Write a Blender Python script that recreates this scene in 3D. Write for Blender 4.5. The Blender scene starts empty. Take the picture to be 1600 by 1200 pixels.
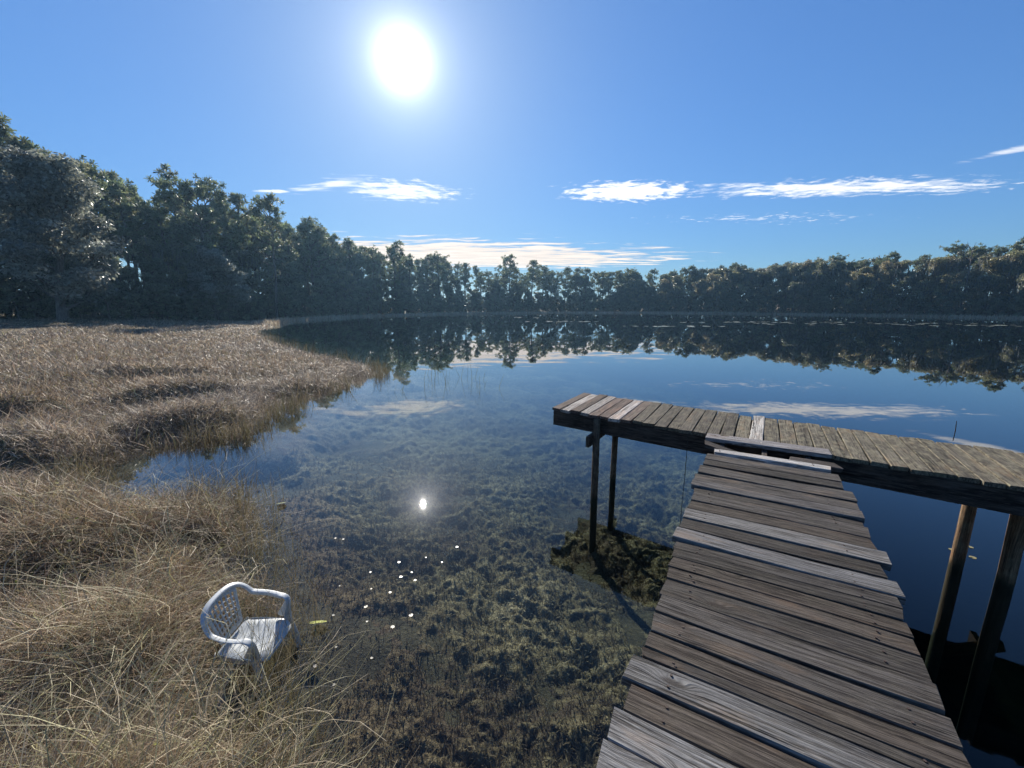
import bpy, bmesh, math, random
import numpy as np
from mathutils import Vector, Matrix

random.seed(11)
RNG = np.random.default_rng(11)
scene = bpy.context.scene
COL = scene.collection
R = math.radians

# ------------------------------------------------------------------ camera
cam_d = bpy.data.cameras.new('camera')
cam_d.sensor_width = 36.0
cam_d.lens = 36.0 * 640.0 / 1600.0
cam_d.clip_start = 0.05
cam_d.clip_end = 6000.0
cam = bpy.data.objects.new('camera', cam_d)
cam.location = (0, 0, 2.6)
cam.rotation_euler = (R(90 - 10.98), 0, 0)
COL.objects.link(cam)
scene.camera = cam

# ------------------------------------------------------------------ sun, sky, exposure
SUN_AZ, SUN_EL = R(-13.2), R(26.7)          # azimuth from +Y towards +X
SUN_DIR = Vector((math.sin(SUN_AZ) * math.cos(SUN_EL), math.cos(SUN_AZ) * math.cos(SUN_EL), math.sin(SUN_EL)))
sun_d = bpy.data.lights.new('sun', 'SUN')
sun_d.energy = 5.0
sun_d.angle = R(0.53)
sun_d.color = (1.0, 0.93, 0.82)
sun = bpy.data.objects.new('sun', sun_d)
sun.rotation_euler = (-SUN_DIR).to_track_quat('-Z', 'Y').to_euler()
sun.location = SUN_DIR * 60
COL.objects.link(sun)

vs = scene.view_settings
vs.view_transform = 'Standard'
vs.look = 'None'
vs.exposure = 0.85
vs.gamma = 1.0
vs.use_curve_mapping = False
scene.cycles.use_denoising = True
scene.cycles.max_bounces = 7
scene.cycles.diffuse_bounces = 4
scene.cycles.glossy_bounces = 2
scene.cycles.transmission_bounces = 3
scene.cycles.use_adaptive_sampling = True
scene.cycles.adaptive_threshold = 0.02
scene.cycles.transparent_max_bounces = 12
scene.cycles.caustics_reflective = False
scene.cycles.caustics_refractive = False
scene.cycles.sample_clamp_indirect = 6.0


class NT:
    """short-hand for wiring node trees"""
    def __init__(self, tree):
        self.t = tree
        self.n = tree.nodes
        self.n.clear()

    def put(self, sock, v):
        if isinstance(v, bpy.types.NodeSocket):
            self.t.links.new(v, sock)
        elif isinstance(v, bpy.types.Node):
            self.t.links.new(v.outputs[0], sock)
        else:
            sock.default_value = v

    def node(self, kind, props=None, **ins):
        nd = self.n.new('ShaderNode' + kind)
        for k, v in (props or {}).items():
            setattr(nd, k, v)
        for k, v in ins.items():
            key = int(k[1:]) if k[0] == 'i' and k[1:].isdigit() else k.replace('_', ' ')
            self.put(nd.inputs[key], v)
        return nd

    def math(self, op, a, b=0.0, c=None, clamp=False):
        nd = self.n.new('ShaderNodeMath')
        nd.operation = op
        nd.use_clamp = clamp
        self.put(nd.inputs[0], a)
        self.put(nd.inputs[1], b)
        if c is not None:
            self.put(nd.inputs[2], c)
        return nd.outputs[0]

    def vmath(self, op, a, b=(0, 0, 0)):
        nd = self.n.new('ShaderNodeVectorMath')
        nd.operation = op
        self.put(nd.inputs[0], a)
        if op == 'SCALE':
            self.put(nd.inputs['Scale'], b)
        else:
            self.put(nd.inputs[1], b)
        return nd.outputs['Value' if op in ('DOT_PRODUCT', 'LENGTH', 'DISTANCE') else 'Vector']

    def mix(self, fac, a, b, blend='MIX'):
        nd = self.n.new('ShaderNodeMix')
        nd.data_type = 'RGBA'
        nd.blend_type = blend
        self.put(nd.inputs[0], fac)
        self.put(nd.inputs[6], a)
        self.put(nd.inputs[7], b)
        return nd.outputs[2]

    def noise(self, vec, scale=5.0, detail=4.0, rough=0.55, dist=0.0):
        nd = self.node('TexNoise', Scale=scale, Detail=detail, Roughness=rough, Distortion=dist)
        if vec is not None:
            self.put(nd.inputs['Vector'], vec)
        return nd.outputs['Fac']

    def ramp(self, fac, lo, hi, a=0.0, b=1.0, smooth=True):
        nd = self.n.new('ShaderNodeMapRange')
        nd.interpolation_type = 'SMOOTHSTEP' if smooth else 'LINEAR'
        nd.clamp = True
        for i, v in enumerate((fac, lo, hi, a, b)):
            self.put(nd.inputs[i], v)
        return nd.outputs[0]


def rgb(r, g, b):
    return (r, g, b, 1.0)


world = bpy.data.worlds.new('World')
scene.world = world
world.use_nodes = True
world.cycles.sampling_method = 'MANUAL'
world.cycles.sample_map_resolution = 512


SKY_STRENGTH, SKY_SHOULDER, SKY_TINT = 0.079, 0.19, (0.69, 1.055, 1.48)


def build_world():
    w = NT(world.node_tree)
    D = w.node('TexCoord').outputs['Generated']
    D = w.vmath('NORMALIZE', D)
    sky = w.node('TexSky', {'sky_type': 'NISHITA', 'sun_disc': False, 'sun_elevation': SUN_EL,
                            'sun_rotation': SUN_AZ, 'air_density': 1.0, 'dust_density': 0.25,
                            'ozone_density': 2.5, 'altitude': 20.0})
    # clear dry winter air: a deeper, more even blue than the standard atmosphere gives round the sun
    lum = w.vmath('DOT_PRODUCT', sky.outputs[0], (0.25, 0.65, 0.10))
    col = w.vmath('SCALE', sky.outputs[0], w.math('DIVIDE', SKY_STRENGTH, w.math('ADD', 1.0, w.math('MULTIPLY', lum, SKY_SHOULDER))))
    col = w.vmath('MULTIPLY', col, SKY_TINT)
    # cloud sheet: a layer at constant height, so its plan position is dir.xy / dir.z
    sep = w.node('SeparateXYZ', Vector=D)
    z = w.math('MAXIMUM', sep.outputs[2], 0.03)
    px = w.math('DIVIDE', sep.outputs[0], z)
    py = w.math('DIVIDE', sep.outputs[1], z)
    P = w.node('CombineXYZ', X=px, Y=py, Z=0.0).outputs[0]
    warp = w.node('TexNoise', Scale=1.1, Detail=1.0, Roughness=0.5, Vector=P)
    off = w.vmath('SCALE', w.vmath('SUBTRACT', warp.outputs['Color'], (0.5, 0.5, 0.5)), 0.5)
    PW = w.vmath('ADD', P, off)
    puffs = w.noise(w.vmath('MULTIPLY', PW, (1.0, 1.3, 1.0)), 7.5, 4.0, 0.62)
    streak = w.noise(w.node('Mapping', Vector=PW, Rotation=(0, 0, R(-24)), Scale=(0.9, 5.0, 1.0)).outputs[0], 2.2, 4.0, 0.6)

    def blob(cx, cy, rx, ry, rot, tex, gain, lo, hi):
        m = w.node('Mapping', {'vector_type': 'TEXTURE'}, Vector=P, Location=(cx, cy, 0), Rotation=(0, 0, R(rot)), Scale=(rx, ry, 1.0))
        d = w.vmath('LENGTH', m.outputs[0])
        v = w.math('ADD', w.math('SUBTRACT', 1.0, d), w.math('MULTIPLY', w.math('SUBTRACT', tex, 0.5), gain))
        return w.ramp(v, lo, hi)
    mixed = w.math('ADD', w.math('MULTIPLY', puffs, 0.6), w.math('MULTIPLY', streak, 0.4))
    hi = blob(1.05, 3.98, 0.62, 0.36, 4, puffs, 2.3, -0.02, 0.5)
    hi = w.math('MAXIMUM', hi, blob(2.9, 3.85, 1.75, 0.36, -3, mixed, 3.4, 0.12, 0.95))
    hi = w.math('MAXIMUM', hi, w.math('MULTIPLY', blob(-0.98, 3.95, 0.56, 0.40, 14, mixed, 3.6, 0.0, 0.8), 0.95))
    hi = w.math('MAXIMUM', hi, w.math('MULTIPLY', blob(-1.55, 3.75, 0.5, 0.16, -32, streak, 3.0, 0.15, 0.9), 0.8))
    hi = w.math('MAXIMUM', hi, w.math('MULTIPLY', blob(-2.15, 3.95, 0.18, 0.07, 0, puffs, 1.5, 0.0, 0.6), 0.8))
    hi = w.math('MAXIMUM', hi, w.math('MULTIPLY', blob(3.42, 2.72, 0.55, 0.13, -66, streak, 1.6, 0.05, 0.75), 0.85))
    hi = w.math('MAXIMUM', hi, w.math('MULTIPLY', blob(3.0, 5.1, 3.4, 0.9, 0, puffs, 2.6, 0.86, 1.25), 0.55))
    low_tex = w.noise(w.node('Mapping', Vector=PW, Rotation=(0, 0, R(12)), Scale=(0.55, 1.6, 1.0)).outputs[0], 2.0, 4.0, 0.6)
    low = blob(-1.2, 9.2, 5.6, 2.9, 12, low_tex, 1.9, 0.10, 0.45)
    low_col = w.mix(w.ramp(low_tex, 0.3, 0.7), rgb(0.52, 0.44, 0.37), rgb(0.66, 0.57, 0.48))
    col = w.mix(w.math('MULTIPLY', low, 0.93), col, low_col)
    col = w.mix(w.math('MULTIPLY', hi, 0.92), col, rgb(0.67, 0.67, 0.67))
    # the sun's disc and the bright aureole of thin high haze round it
    ang = w.math('ARCCOSINE', w.math('MINIMUM', w.vmath('DOT_PRODUCT', D, tuple(SUN_DIR)), 0.999999))
    core = w.math('MULTIPLY', w.math('EXPONENT', w.math('MULTIPLY', ang, -1.0 / R(1.05))), 3.0)
    wide = w.math('MULTIPLY', w.math('EXPONENT', w.math('MULTIPLY', ang, -1.0 / R(9.0))), 0.10)
    mid = w.math('MULTIPLY', w.math('EXPONENT', w.math('MULTIPLY', ang, -1.0 / R(3.0))), 0.42)
    glow = w.math('ADD', w.math('ADD', core, mid), wide)
    glow_c = w.vmath('SCALE', (1.0, 0.98, 0.95), glow)
    col = w.vmath('ADD', col, glow_c)
    bg = w.node('Background', Color=col, Strength=1.0)
    out = w.n.new('ShaderNodeOutputWorld')
    w.t.links.new(bg.outputs[0], out.inputs[0])


build_world()


# ------------------------------------------------------------------ helpers
def new_mat(name):
    m = bpy.data.materials.new(name)
    m.use_nodes = True
    return m, NT(m.node_tree)


def finish(n, surf, vol=None):
    out = n.n.new('ShaderNodeOutputMaterial')
    if surf is not None:
        n.t.links.new(surf.outputs[0] if isinstance(surf, bpy.types.Node) else surf, out.inputs[0])
    if vol is not None:
        n.t.links.new(vol.outputs[0], out.inputs[1])


def tag(o, label=None, cat=None, group=None, kind=None):
    for k, v in (('label', label), ('category', cat), ('group', group), ('kind', kind)):
        if v:
            o[k] = v
    return o


def link(name, data, parent=None, mat=None):
    o = bpy.data.objects.new(name, data)
    COL.objects.link(o)
    if parent is not None:
        o.parent = parent
    if mat is not None and data is not None and not data.materials:
        data.materials.append(mat)
    return o


def np_mesh(name, verts, faces, cols=None, smooth=False):
    """verts (n,3), faces (m,k) all of one size, cols (m,3) per face"""
    verts = np.asarray(verts, np.float32)
    faces = np.asarray(faces, np.int32)
    m = bpy.data.meshes.new(name)
    nf, k = faces.shape
    m.vertices.add(len(verts))
    m.vertices.foreach_set('co', verts.ravel())
    m.loops.add(nf * k)
    m.loops.foreach_set('vertex_index', faces.ravel())
    m.polygons.add(nf)
    m.polygons.foreach_set('loop_start', np.arange(0, nf * k, k, dtype=np.int32))
    m.polygons.foreach_set('loop_total', np.full(nf, k, np.int32))
    m.polygons.foreach_set('use_smooth', np.full(nf, smooth, bool))
    m.update(calc_edges=True)
    if cols is not None:
        a = m.attributes.new('tint', 'FLOAT_COLOR', 'FACE')
        c = np.ones((nf, 4), np.float32)
        c[:, :3] = cols
        a.data.foreach_set('color', c.ravel())
    return m


def hash2(ix, iy, seed):
    h = (ix.astype(np.int64) * 374761393 + iy.astype(np.int64) * 668265263 + seed * 982451653) & 0x7fffffff
    h = ((h ^ (h >> 13)) * 1274126177) & 0x7fffffff
    return ((h ^ (h >> 16)) & 0xffff) / 65535.0


def vnoise(x, y, seed=0):
    x = np.asarray(x, float)
    y = np.asarray(y, float)
    ix, iy = np.floor(x), np.floor(y)
    fx, fy = x - ix, y - iy
    fx = fx * fx * (3 - 2 * fx)
    fy = fy * fy * (3 - 2 * fy)
    a, b = hash2(ix, iy, seed), hash2(ix + 1, iy, seed)
    c, d = hash2(ix, iy + 1, seed), hash2(ix + 1, iy + 1, seed)
    return (a * (1 - fx) + b * fx) * (1 - fy) + (c * (1 - fx) + d * fx) * fy


def fbm(x, y, seed=0, octaves=4):
    s, a, t = 0.0, 0.5, 0.0
    for i in range(octaves):
        s = s + a * vnoise(x * 2 ** i, y * 2 ** i, seed + i * 17)
        t += a
        a *= 0.5
    return s / t


def sstep(a, b, x):
    t = np.clip((x - a) / (b - a), 0, 1)
    return t * t * (3 - 2 * t)


# ------------------------------------------------------------------ terrain
LAKE = np.array([(-0.95, 1.2), (-1.25, 1.75), (-1.55, 2.15), (-1.80, 2.62), (-2.05, 3.0), (-2.45, 3.55), (-2.95, 4.2), (-3.45, 4.95), (-4.1, 5.25),
                 (-5.0, 5.2), (-5.9, 5.25), (-7.0, 5.9), (-6.6, 7.2), (-5.8, 7.8), (-5.3, 7.7), (-5.6, 9.3), (-5.8, 11.0),
                 (-5.1, 13.2), (-4.8, 15.2), (-6.2, 17.6), (-11.2, 22.6), (-17.0, 29.5), (-19.5, 33.0), (-25.0, 41.0), (-31.0, 54.0),
                 (-35.4, 66.0), (-33.0, 89.5), (-17.5, 113.0), (-5.0, 124.0), (12.0, 130.5), (40.0, 130.5), (56.0, 123.0),
                 (70.0, 113.3), (87.5, 94.5), (96.0, 77.0), (103.0, 55.0), (100.0, 20.0), (80.0, -8.0), (45.0, -18.0),
                 (15.0, -12.0), (4.0, -6.0), (0.5, -2.5), (-0.5, -0.5), (-0.65, 0.6)])


def lake_sd(x, y):
    """signed distance to the shoreline, positive over the lake"""
    x = np.asarray(x, float).ravel()
    y = np.asarray(y, float).ravel()
    best = np.full(x.shape, 1e18)
    inside = np.zeros(x.shape, bool)
    n = len(LAKE)
    for i in range(n):
        ax, ay = LAKE[i]
        bx, by = LAKE[(i + 1) % n]
        dx, dy = bx - ax, by - ay
        t = np.clip(((x - ax) * dx + (y - ay) * dy) / (dx * dx + dy * dy), 0, 1)
        d = (x - ax - t * dx) ** 2 + (y - ay - t * dy) ** 2
        best = np.minimum(best, d)
        hit = ((ay > y) != (by > y)) & (x < dx * (y - ay) / (dy if dy else 1e-9) + ax)
        inside ^= hit
    d = np.sqrt(best)
    return np.where(inside, d, -d)


# tussocks of matted grass (x, y, rx, ry, rot, height) and low wet gaps between them
MOUNDS = [(-3.3, 4.3, 1.05, 0.5, -20, 0.22), (-2.35, 3.2, 0.55, 0.35, -35, 0.14), (-2.9, 2.55, 0.9, 0.55, 10, 0.16),
          (-4.6, 3.9, 1.1, 0.7, 15, 0.22), (-1.75, 1.55, 0.9, 0.55, 25, 0.16), (-5.6, 4.6, 1.0, 0.5, 0, 0.25),
          (-7.2, 8.6, 1.5, 0.9, 20, 0.3), (-8.8, 7.0, 1.4, 0.8, -10, 0.3), (-9.5, 11.5, 2.2, 1.0, 30, 0.3), (-7.0, 12.5, 1.3, 1.2, 0, 0.2),
          (-12.5, 9.5, 2.0, 1.0, 0, 0.35), (-13.0, 15.0, 2.5, 1.3, 15, 0.3)]
GAPS = [(-2.95, 3.78, 0.75, 0.2, -22), (-5.0, 6.15, 1.7, 0.35, -6), (-3.9, 3.3, 0.5, 0.16, 12), (-5.6, 5.6, 0.9, 0.25, -4), (-8.0, 6.1, 1.4, 0.25, 4),
        (-7.6, 5.2, 1.0, 0.18, 10)]


def ell(x, y, cx, cy, rx, ry, rot):
    c, s = math.cos(R(rot)), math.sin(R(rot))
    dx, dy = x - cx, y - cy
    return np.sqrt(((dx * c + dy * s) / rx) ** 2 + ((-dx * s + dy * c) / ry) ** 2)


def gap_amount(x, y):
    g = np.zeros_like(x)
    for cx, cy, rx, ry, rot in GAPS:
        g = np.maximum(g, 1 - sstep(0.7, 1.25, ell(x, y, cx, cy, rx, ry, rot) + 0.25 * (fbm(x * 4, y * 4, 5) - 0.5)))
    return g


def elev(x, y, sd=None):
    x = np.asarray(x, float)
    y = np.asarray(y, float)
    shp = x.shape
    x = x.ravel()
    y = y.ravel()
    if sd is None:
        sd = lake_sd(x, y)
    near = np.exp(-((x * x + y * y) / 45.0 ** 2))
    wob = (fbm(x * 0.9, y * 0.9, 3) - 0.5) * 0.9 * near
    sdw = sd + wob * np.clip(np.abs(sd), 0, 1)
    inl = -sdw
    land = -0.12 + 0.17 * sstep(0.0, 0.8, inl) + 1.15 * sstep(5.0, 20.0, inl) + 2.2 * sstep(25, 120, inl)
    land = land + sstep(0.3, 2.0, inl) * (fbm(x * 0.7, y * 0.7, 9) - 0.45) * 0.22
    for cx, cy, rx, ry, rot, h in MOUNDS:
        land = land + h * (1 - sstep(0.25, 1.05, ell(x, y, cx, cy, rx, ry, rot))) * sstep(0.0, 0.3, inl)
    g = gap_amount(x, y)
    land = land * (1 - g) + g * -0.1
    dep = -0.12 - 0.40 * sstep(0.0, 1.6, sdw) - 0.45 * sstep(1.0, 6.0, sdw) - 3.2 * sstep(5.0, 32.0, sdw)
    dep = dep - 3.4 * sstep(0.2, 3.6, x - 0.577 * y) * sstep(0.5, 3.0, sdw)     # the bed drops away to the right of the walkway
    dep = dep + (fbm(x * 1.6, y * 1.6, 21) - 0.5) * 0.28 * sstep(0.2, 1.5, sdw)
    return np.where(sdw > 0, dep, land).reshape(shp)


def axis(lo, hi, n, c, k):
    """points from lo to hi, dense near c"""
    a, b = math.asinh((lo - c) / k), math.asinh((hi - c) / k)
    return c + k * np.sinh(np.linspace(a, b, n))


def build_ground():
    xs = axis(-700, 700, 500, -3.0, 5.0)
    ys = axis(-400, 900, 540, 5.0, 6.0)
    X, Y = np.meshgrid(xs, ys)
    Z = elev(X, Y)
    V = np.stack([X, Y, Z], -1).reshape(-1, 3)
    nx, ny = len(xs), len(ys)
    i = (np.arange(ny - 1)[:, None] * nx + np.arange(nx - 1)[None]).ravel()
    F = np.stack([i, i + 1, i + nx + 1, i + nx], -1)
    me = np_mesh('ground', V, F, None, True)
    m, n = new_mat('ground')
    geo = n.node('NewGeometry')
    P = geo.outputs['Position']
    big = n.noise(P, 0.35, 5)
    mid = n.noise(P, 2.2, 6, 0.65)
    fine = n.noise(P, 28.0, 5, 0.7)
    land = n.mix(n.ramp(big, 0.35, 0.65), rgb(0.085, 0.066, 0.044), rgb(0.16, 0.13, 0.07))
    land = n.mix(n.ramp(mid, 0.4, 0.7), land, rgb(0.21, 0.17, 0.105))
    land = n.mix(n.math('MULTIPLY', n.ramp(fine, 0.45, 0.75), 0.6), land, rgb(0.055, 0.042, 0.03))
    bed = n.mix(n.ramp(mid, 0.35, 0.65), rgb(0.04, 0.035, 0.022), rgb(0.095, 0.08, 0.045))
    bed = n.mix(n.math('MULTIPLY', n.ramp(fine, 0.4, 0.7), 0.5), bed, rgb(0.03, 0.03, 0.02))
    zed = n.node('SeparateXYZ', Vector=P).outputs[2]
    # the waterline leaves a band of pale washed sand
    zw = n.math('ADD', zed, n.math('MULTIPLY', n.math('SUBTRACT', mid, 0.5), 0.12))
    c = n.mix(n.ramp(zw, -0.12, -0.05), bed, land)
    far = n.ramp(n.vmath('LENGTH', P), 40, 60)
    sand = n.math('MULTIPLY', n.math('MULTIPLY', n.ramp(zw, -0.12, -0.03), n.ramp(zw, 0.16, 0.06)), far)
    c = n.mix(sand, c, rgb(0.42, 0.37, 0.29))
    bump = n.node('Bump', Strength=0.8, Distance=0.05, Height=n.math('ADD', n.math('MULTIPLY', mid, 1.2), fine))
    bs = n.node('BsdfPrincipled', Base_Color=c, Roughness=0.9, Normal=bump.outputs[0])
    bs.inputs['Specular IOR Level'].default_value = 0.15
    finish(n, bs)
    o = link('ground', me, None, m)
    tag(o, 'marshy brown ground sloping into the weedy lake bed', 'ground', kind='structure')


def build_water():
    x0, x1, y0, y1, zb = -48.0, 115.0, -30.0, 142.0, -7.0
    v = [(x, y, z) for z in (zb, 0.0) for x, y in ((x0, y0), (x1, y0), (x1, y1), (x0, y1))]
    f = [(0, 3, 2, 1), (4, 5, 6, 7), (0, 1, 5, 4), (1, 2, 6, 5), (2, 3, 7, 6), (3, 0, 4, 7)]
    me = np_mesh('water', v, f)
    m, n = new_mat('lake_water')
    P = n.node('NewGeometry').outputs['Position']
    broad = n.noise(n.node('Mapping', Vector=P, Scale=(0.5, 1.0, 1.0), Rotation=(0, 0, R(20))).outputs[0], 1.1, 3, 0.5)
    breeze = n.ramp(n.noise(P, 0.045, 3, 0.5), 0.47, 0.64, 0.03, 1.5)
    bump = n.node('Bump', Strength=1.0, Distance=n.math('MULTIPLY', breeze, 0.0006), Height=broad)
    nor = bump.outputs[0]
    fac = n.node('LayerWeight', Blend=0.5, Normal=nor).outputs['Facing']
    fres = n.math('ADD', 0.02, n.math('MULTIPLY', 0.98, n.math('POWER', fac, 4.4)))
    gl = n.node('BsdfGlossy', {'distribution': 'GGX'}, Color=rgb(1, 1, 1), Roughness=0.008, Normal=nor)
    tr = n.node('BsdfTransparent', Color=rgb(1, 1, 1))
    mx = n.node('MixShader', i0=fres, i1=tr.outputs[0], i2=gl.outputs[0])
    vol = n.node('VolumeAbsorption', Color=rgb(0.40, 0.55, 0.55), Density=0.50)
    finish(n, mx, vol)
    o = link('water', me, None, m)
    tag(o, 'clear calm lake water mirroring the sky and trees', 'water', kind='structure')


# ------------------------------------------------------------------ grass and weeds (stuff)
def ribbons(name, base, az, length, lean, droop, width, tint, seg=4, twist=None):
    """curved tapering blades: each leaves its base leaning by `lean` from the vertical and bends over by `droop` radians"""
    N = len(az)
    k = np.linspace(0, 1, seg + 1)
    th = lean[:, None] + droop[:, None] * k[None]              # angle from vertical along the blade
    step = length[:, None] / seg
    r = np.concatenate([np.zeros((N, 1)), np.cumsum(np.sin((th[:, :-1] + th[:, 1:]) / 2) * step, 1)], 1)
    z = np.concatenate([np.zeros((N, 1)), np.cumsum(np.cos((th[:, :-1] + th[:, 1:]) / 2) * step, 1)], 1)
    if twist is None:
        twist = RNG.normal(0, 0.35, N)
    azk = az[:, None] + twist[:, None] * k[None] ** 2
    cx = base[:, 0:1] + r * np.sin(azk)
    cy = base[:, 1:2] + r * np.cos(azk)
    cz = base[:, 2:3] + z
    wa = az + RNG.uniform(0.6, 2.5, N)
    wx, wy = np.sin(wa), np.cos(wa)
    wz = RNG.uniform(-0.5, 0.5, N)
    wid = width[:, None] * (1.0 - 0.75 * k[None] ** 1.5) * 0.5
    A = np.stack([cx - wx[:, None] * wid, cy - wy[:, None] * wid, cz - wz[:, None] * wid], -1)
    B = np.stack([cx + wx[:, None] * wid, cy + wy[:, None] * wid, cz + wz[:, None] * wid], -1)
    V = np.stack([A, B], 2).reshape(-1, 3)
    b0 = np.arange(N)[:, None] * (2 * (seg + 1)) + 2 * np.arange(seg)[None]
    F = np.stack([b0, b0 + 1, b0 + 3, b0 + 2], -1).reshape(-1, 4)
    return np_mesh(name, V, F, np.repeat(tint, seg, 0))


def blade_mat(name, transl=0.35, rough=0.55, spec=0.3):
    m, n = new_mat(name)
    c = n.node('Attribute', {'attribute_name': 'tint'}).outputs['Color']
    bs = n.node('BsdfPrincipled', Base_Color=c, Roughness=rough)
    bs.inputs['Specular IOR Level'].default_value = spec
    tl = n.node('BsdfTranslucent', Color=c)
    finish(n, n.node('MixShader', i0=transl, i1=bs.outputs[0], i2=tl.outputs[0]))
    return m


STRAW = np.array([(0.38, 0.29, 0.18), (0.30, 0.22, 0.14), (0.22, 0.155, 0.10), (0.33, 0.29, 0.22), (0.17, 0.13, 0.09),
                  (0.27, 0.235, 0.12), (0.20, 0.19, 0.075), (0.45, 0.38, 0.27), (0.25, 0.16, 0.11)])
CHAIR_POS = (-1.97, 2.67)


def build_grass():
    mat = blade_mat('marsh_grass', 0.28)
    # ---- near marsh
    M = 1150000
    rad = np.exp(RNG.uniform(math.log(1.0), math.log(75.0), M))
    ang = RNG.uniform(R(-100), R(12), M)
    x, y = rad * np.sin(ang), rad * np.cos(ang)
    ok = (np.abs(x) < 1.35 * np.maximum(y, 0) + 1.2) & (y > 0.3)
    x, y, rad = x[ok], y[ok], rad[ok]
    sd = lake_sd(x, y)
    edge = sd + (fbm(x * 1.3, y * 1.3, 31) - 0.5) * np.clip(0.22 + rad * 0.06, 0, 2.0)
    keep = (edge < 0.0) & (sd > -45)
    keep &= RNG.random(len(x)) < 1 - 0.88 * gap_amount(x, y)
    pl = fbm(x * 0.5, y * 0.5, 77)
    keep &= RNG.random(len(x)) < 0.55 + 0.9 * sstep(0.3, 0.65, pl)
    keep &= ~((sd < -14) & (RNG.random(len(x)) < 0.55))
    x, y, rad, sd = x[keep], y[keep], rad[keep], sd[keep]
    ch = ell(x, y, CHAIR_POS[0] - 0.02, CHAIR_POS[1] - 0.05, 0.38, 0.36, 0)
    front = ell(x, y, CHAIR_POS[0] + 0.08, CHAIR_POS[1] - 0.62, 0.45, 0.42, 0)
    N = len(x)
    z = elev(x, y, sd)
    flow = fbm(x * 0.35, y * 0.35, 41) * 2 * math.pi * 2.2 + fbm(x * 1.7, y * 1.7, 43) * 3.0
    az = flow + RNG.normal(0, 1.7, N)
    tall = fbm(x * 0.8, y * 0.8, 51)
    L = (0.20 + 0.36 * tall) * RNG.uniform(0.5, 1.45, N)
    L *= np.where(sd > -0.5, 0.85, 1.0) * np.where(sd < -14, 0.45, 1.0)
    L = np.where(ch < 1.35, L * 0.22, L)
    L = np.where((front < 1) & (ch >= 1.35), L * 0.5, L)
    lean = np.abs(RNG.normal(0.75, 0.4, N))
    droop = RNG.uniform(0.3, 1.7, N)
    w = np.clip(0.00105 * rad, 0.0030, 0.08) * RNG.uniform(0.6, 1.3, N)
    ti = STRAW[RNG.integers(0, len(STRAW), N)]
    patch = fbm(x * 0.6, y * 0.6, 61)[:, None]
    ti = ti * (0.45 + 1.15 * RNG.random((N, 1))) * (0.7 + 0.7 * patch)
    grey = ti.mean(1, keepdims=True) * np.array([[1.05, 1.0, 0.92]])
    mixg = sstep(0.4, 0.7, fbm(x * 0.25, y * 0.25, 67))[:, None] * 0.35 + 0.22
    ti = ti * (1 - mixg) + grey * mixg
    green = (RNG.random(N) < 0.035 + 0.05 * (sd > -0.45))[:, None]
    ti = np.where(green, ti * np.array([[0.62, 0.85, 0.45]]), ti)
    ti = ti * np.array([[1.14, 1.0, 0.86]])
    gm = ti.mean(1, keepdims=True) * np.array([[1.08, 1.0, 0.90]])
    gf = (0.15 + 0.18 * sstep(6, 14, rad))[:, None]
    ti = ti * (1 - gf) + gm * gf
    L = L * (1 - 0.28 * sstep(7, 13, rad))
    near = rad < 11
    for nm, s, seg, lab in (('marsh_grass', near, 4, 'tangled tan dead marsh grass covering the near left bank'),
                            ('meadow_grass', ~near, 2, 'grey-brown marsh grass spreading back to the left woods')):
        me = ribbons(nm, np.stack([x, y, z - 0.01], -1)[s], az[s], L[s] * (1.0 if seg == 4 else 1.05), lean[s], droop[s], w[s], ti[s], seg)
        tag(link(nm, me, None, mat), lab, 'grass', kind='stuff')
    # ---- long loose stems lying over the near mat
    K = 5200
    rr = np.exp(RNG.uniform(math.log(1.1), math.log(7.5), K * 5))
    aa = RNG.uniform(R(-72), R(-12), K * 5)
    sx, sy = rr * np.sin(aa), rr * np.cos(aa)
    ssd = lake_sd(sx, sy)
    o = (ssd < 0.05) & (ell(sx, sy, CHAIR_POS[0], CHAIR_POS[1], 0.55, 0.5, 0) > 1)
    sx, sy, ssd = sx[o][:K], sy[o][:K], ssd[o][:K]
    n_ = len(sx)
    sz = elev(sx, sy, ssd) + 0.12
    tint = np.array([(0.50, 0.41, 0.27), (0.42, 0.34, 0.22), (0.46, 0.42, 0.24), (0.33, 0.30, 0.14)])[RNG.integers(0, 4, n_)] * RNG.uniform(0.6, 1.1, (n_, 1))
    me = ribbons('loose_stems', np.stack([sx, sy, sz], -1), RNG.uniform(0, 6.28, n_), RNG.uniform(0.35, 0.95, n_), RNG.uniform(0.5, 1.2, n_),
                 RNG.uniform(0.2, 1.2, n_), RNG.uniform(0.004, 0.007, n_), tint, 5, RNG.normal(0, 0.6, n_))
    tag(link('loose_stems', me, None, mat), 'long pale dry stems strewn over the near grass mat', 'stems', kind='stuff')
    # ---- small yellow-green leaves caught in the mat
    n_ = 90
    o = RNG.choice(len(sx), n_, replace=False)
    V, F, tt = leaf_quads(np.stack([sx[o], sy[o], sz[o] + RNG.uniform(0.02, 0.14, n_)], -1), np.tile([0.0, 0.0, 1.0], (n_, 1)), RNG.uniform(0.012, 0.026, n_),
                          np.array([(0.30, 0.32, 0.05)]) * RNG.uniform(0.7, 1.2, (n_, 1)), 0.6, 0.75)
    tag(link('yellow_leaves', np_mesh('yellow_leaves', V, F, tt), None, mat), 'small yellow-green leaves scattered in the near grass mat', 'leaves', kind='stuff')
    # ---- thin upright rushes standing in the shallows along the bank
    pts = []
    for i in range(4200):
        j = random.randrange(1, 22)
        t = random.random()
        a, b = LAKE[j], LAKE[j + 1]
        p = a + (b - a) * t + RNG.normal(0, 0.22, 2)
        pts.append(p)
    pts = np.array(pts)
    s2 = lake_sd(pts[:, 0], pts[:, 1])
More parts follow.
